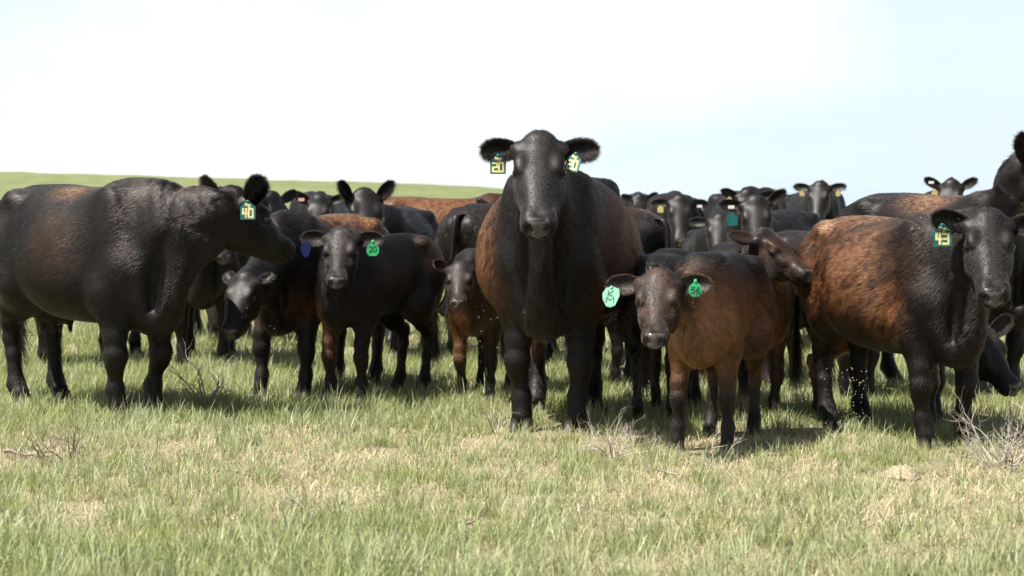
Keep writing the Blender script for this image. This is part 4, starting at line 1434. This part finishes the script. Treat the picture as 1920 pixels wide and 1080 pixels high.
def limb(V, F, p, d, L, r, rng, depth, kink=0.35, fork=3):
    """a crooked tapering twig with side twigs, appended to V, F"""
    n = 6
    pts, rad = [np.array(p, float)], [r]
    d = vnorm(d)
    for i in range(n):
        d = vnorm(d + rng.randn(3) * kink * 0.45)
        pts.append(pts[-1] + d * L / n)
        rad.append(r * (1 - 0.75 * (i + 1) / n))
    o = len(V)
    for i, (q, rr) in enumerate(zip(pts, rad)):
        t = vnorm((pts[min(i + 1, n)] - pts[max(i - 1, 0)]))
        a = vnorm(np.cross(t, [0.3, 0.9, 0.2])); b = np.cross(t, a)
        for j in range(5):
            an = 2 * math.pi * j / 5
            V.append(q + rr * (a * math.cos(an) + b * math.sin(an)))
    for i in range(n):
        for j in range(5):
            F.append((o + i * 5 + j, o + i * 5 + (j + 1) % 5, o + (i + 1) * 5 + (j + 1) % 5, o + (i + 1) * 5 + j))
    if depth > 0:
        for k in range(fork):
            i = rng.randint(2, n + 1)
            limb(V, F, pts[i], d + rng.randn(3) * 0.75 + np.array([0, 0, 0.25]), L * (0.35 + 0.3 * rng.rand()), rad[i] * 0.8, rng, depth - 1, kink, fork)


def shrub(name, label, xy, h, spread, nb, mat, seed, depth=2, r=0.006, up=0.8, fork=3, category='dead shrub', group=None):
    rng = np.random.RandomState(seed)
    root = link(bpy.data.objects.new(name, None))
    root.location = (xy[0], xy[1], float(terrain(np.array([xy[0]]), np.array([xy[1]]))[0]) - 0.01)
    root['label'] = label; root['category'] = category
    if group:
        root['group'] = group
    for k in range(nb):
        a = 6.283 * (k + rng.rand() * 0.7) / nb
        V, F = [], []
        limb(V, F, (0.012 * math.cos(a), 0.012 * math.sin(a), 0), (spread * math.cos(a), spread * math.sin(a), up * (0.6 + 0.7 * rng.rand())), h * (0.7 + 0.5 * rng.rand()), r * (0.8 + 0.5 * rng.rand()), rng, depth, 0.45, fork)
        quads_obj('branch', np.array(V), np.array(F), mat, root)
    return root


def px(u, v):
    """ground point seen at a photo pixel"""
    Y = CAM_Z * FPX / (v - HOR)
    return at(u, v, Y)[:2]


shrub('sagebrush', 'bleached twiggy sagebrush in front of the big cow\'s right forefoot', px(1150, 862), 0.22, 0.7, 11, M_PALE, 3, r=0.0045, fork=4)
shrub('sagebrush', 'bushy grey-brown sagebrush at the right edge before the small dark calf', px(1885, 876), 0.28, 0.85, 22, M_PALE, 4, r=0.005, fork=4)
shrub('sagebrush', 'grey-brown sagebrush skeleton behind the left cow\'s forefeet', px(385, 752), 0.30, 0.8, 12, M_PALE, 5, r=0.006)
shrub('sagebrush', 'low dark sagebrush sprawling beside the left cow\'s forefeet', px(290, 772), 0.28, 1.1, 10, M_BARK, 6, up=0.35, r=0.007)
shrub('sagebrush', 'trampled brown sagebrush in the grass at the far left foreground', px(110, 872), 0.24, 1.1, 14, M_BARK, 7, up=0.42, r=0.005)
shrub('sagebrush', 'small bleached twigs at the big cow\'s left forefoot', px(935, 812), 0.15, 0.8, 5, M_PALE, 8, r=0.004)
shrub('sagebrush', 'thin pale twig standing in front of the brown calf', px(1345, 872), 0.17, 0.35, 2, M_PALE, 9, depth=1, r=0.004)
shrub('sagebrush', 'grey twigs in the grass before the black calf with tag 20', px(605, 775), 0.16, 0.8, 6, M_BARK, 10, r=0.004)


def stick(label, u, v, L, az, r, mat, seed, lift=0.03):
    rng = np.random.RandomState(seed)
    p = px(u, v)
    V, F = [], []
    limb(V, F, (0, 0, lift), (math.cos(az), math.sin(az), 0.12), L, r, rng, 1, 0.4, 3)
    o = quads_obj('dead_stick', np.array(V), np.array(F), mat)
    o.location = (p[0], p[1], 0.0)
    o['label'] = label; o['category'] = 'stick'; o['group'] = 'dead sticks lying in the grass'


stick('thick crooked bleached stick at the left edge of the foreground', 6, 868, 0.20, 0.5, 0.011, M_PALE, 1, 0.05)
stick('pale stick left of centre in the dry foreground patch', 265, 885, 0.20, 0.3, 0.006, M_PALE, 2)
stick('brown stick right of the dry patch on the left', 335, 868, 0.16, 0.2, 0.006, M_BARK, 3)
stick('small forked stick in the grass below the black calf', 440, 900, 0.14, 0.1, 0.005, M_PALE, 4)
stick('long pale stick low in the left foreground', 590, 985, 0.18, 3.0, 0.004, M_PALE, 5)
stick('dark short stick in the middle of the foreground', 870, 1002, 0.10, 0.1, 0.006, M_BARK, 6)
stick('bleached stick in the grass below the brown calf', 1270, 905, 0.16, 3.0, 0.005, M_PALE, 7)


def dung_pat(label, u, v, rx, ry, seed):
    p = px(u, v)
    n, m = 7, 22
    V, F = [(0, 0, 0.035)], []
    rng = np.random.RandomState(seed)
    wob = 1 + 0.22 * rng.randn(m)
    wob = (wob + np.roll(wob, 1)) / 2
    for i in range(1, n):
        t = i / (n - 1)
        for j in range(m):
            a = 2 * math.pi * j / m
            V.append((rx * t * wob[j] * math.cos(a), ry * t * wob[j] * math.sin(a), 0.035 * (1 - t ** 3) + 0.008 * rng.randn() * (1 - t) - 0.01 * t))
    for j in range(m):
        F.append((0, 1 + j, 1 + (j + 1) % m))
    for i in range(n - 2):
        for j in range(m):
            a = 1 + i * m
            F.append((a + j, a + m + j, a + m + (j + 1) % m, a + (j + 1) % m))
    o = mesh_obj('dung_pat', V, F, M_DUNG)
    o.location = (p[0], p[1], 0.012)
    o['label'] = label; o['category'] = 'dung'


dung_pat('pale dried dung pat in the grass before the brown cow', 1692, 895, 0.085, 0.11, 2)


def flies():
    """a swarm around the brown cow's legs"""
    rng = np.random.RandomState(5)
    V, F = [], []

    def fly(c):
        o = len(V)
        r = 0.0016 + 0.0012 * rng.rand()
        ax = rng.randn(3); ax /= np.linalg.norm(ax)
        for q in ((1.8, 0, 0), (-1.8, 0, 0), (0, 1, 0), (0, -1, 0), (0, 0, 1), (0, 0, -1)):
            V.append(c + r * rot_axis(q, ax, 1.3))
        F.extend([(o, o + 2, o + 4), (o + 2, o + 1, o + 4), (o + 1, o + 3, o + 4), (o + 3, o, o + 4), (o + 2, o, o + 5), (o + 1, o + 2, o + 5), (o + 3, o + 1, o + 5), (o, o + 3, o + 5)])
    for k in range(75):
        u = rng.normal(1595, 26); v = rng.uniform(690, 800)
        fly(np.array(at(u, v, 9.6 + 0.5 * rng.rand())))
    for k in range(14):
        fly(np.array(at(rng.uniform(1640, 1800), rng.uniform(395, 450), 9.5 + 0.3 * rng.rand())))
    for k in range(10):
        fly(np.array(at(rng.uniform(890, 935), rng.uniform(560, 690), 10.3 + 0.3 * rng.rand())))
    for k in range(8):
        fly(np.array(at(rng.uniform(400, 520), rng.uniform(560, 650), 11.6)))
    o = quads_obj('flies', np.array(V), np.array(F), plain('fly_wing', (0.38, 0.34, 0.28), 0.4, 0.5))
    o['kind'] = 'stuff'; o['label'] = 'tiny pale flies hovering around the cattle\'s legs'; o['category'] = 'flies'


flies()
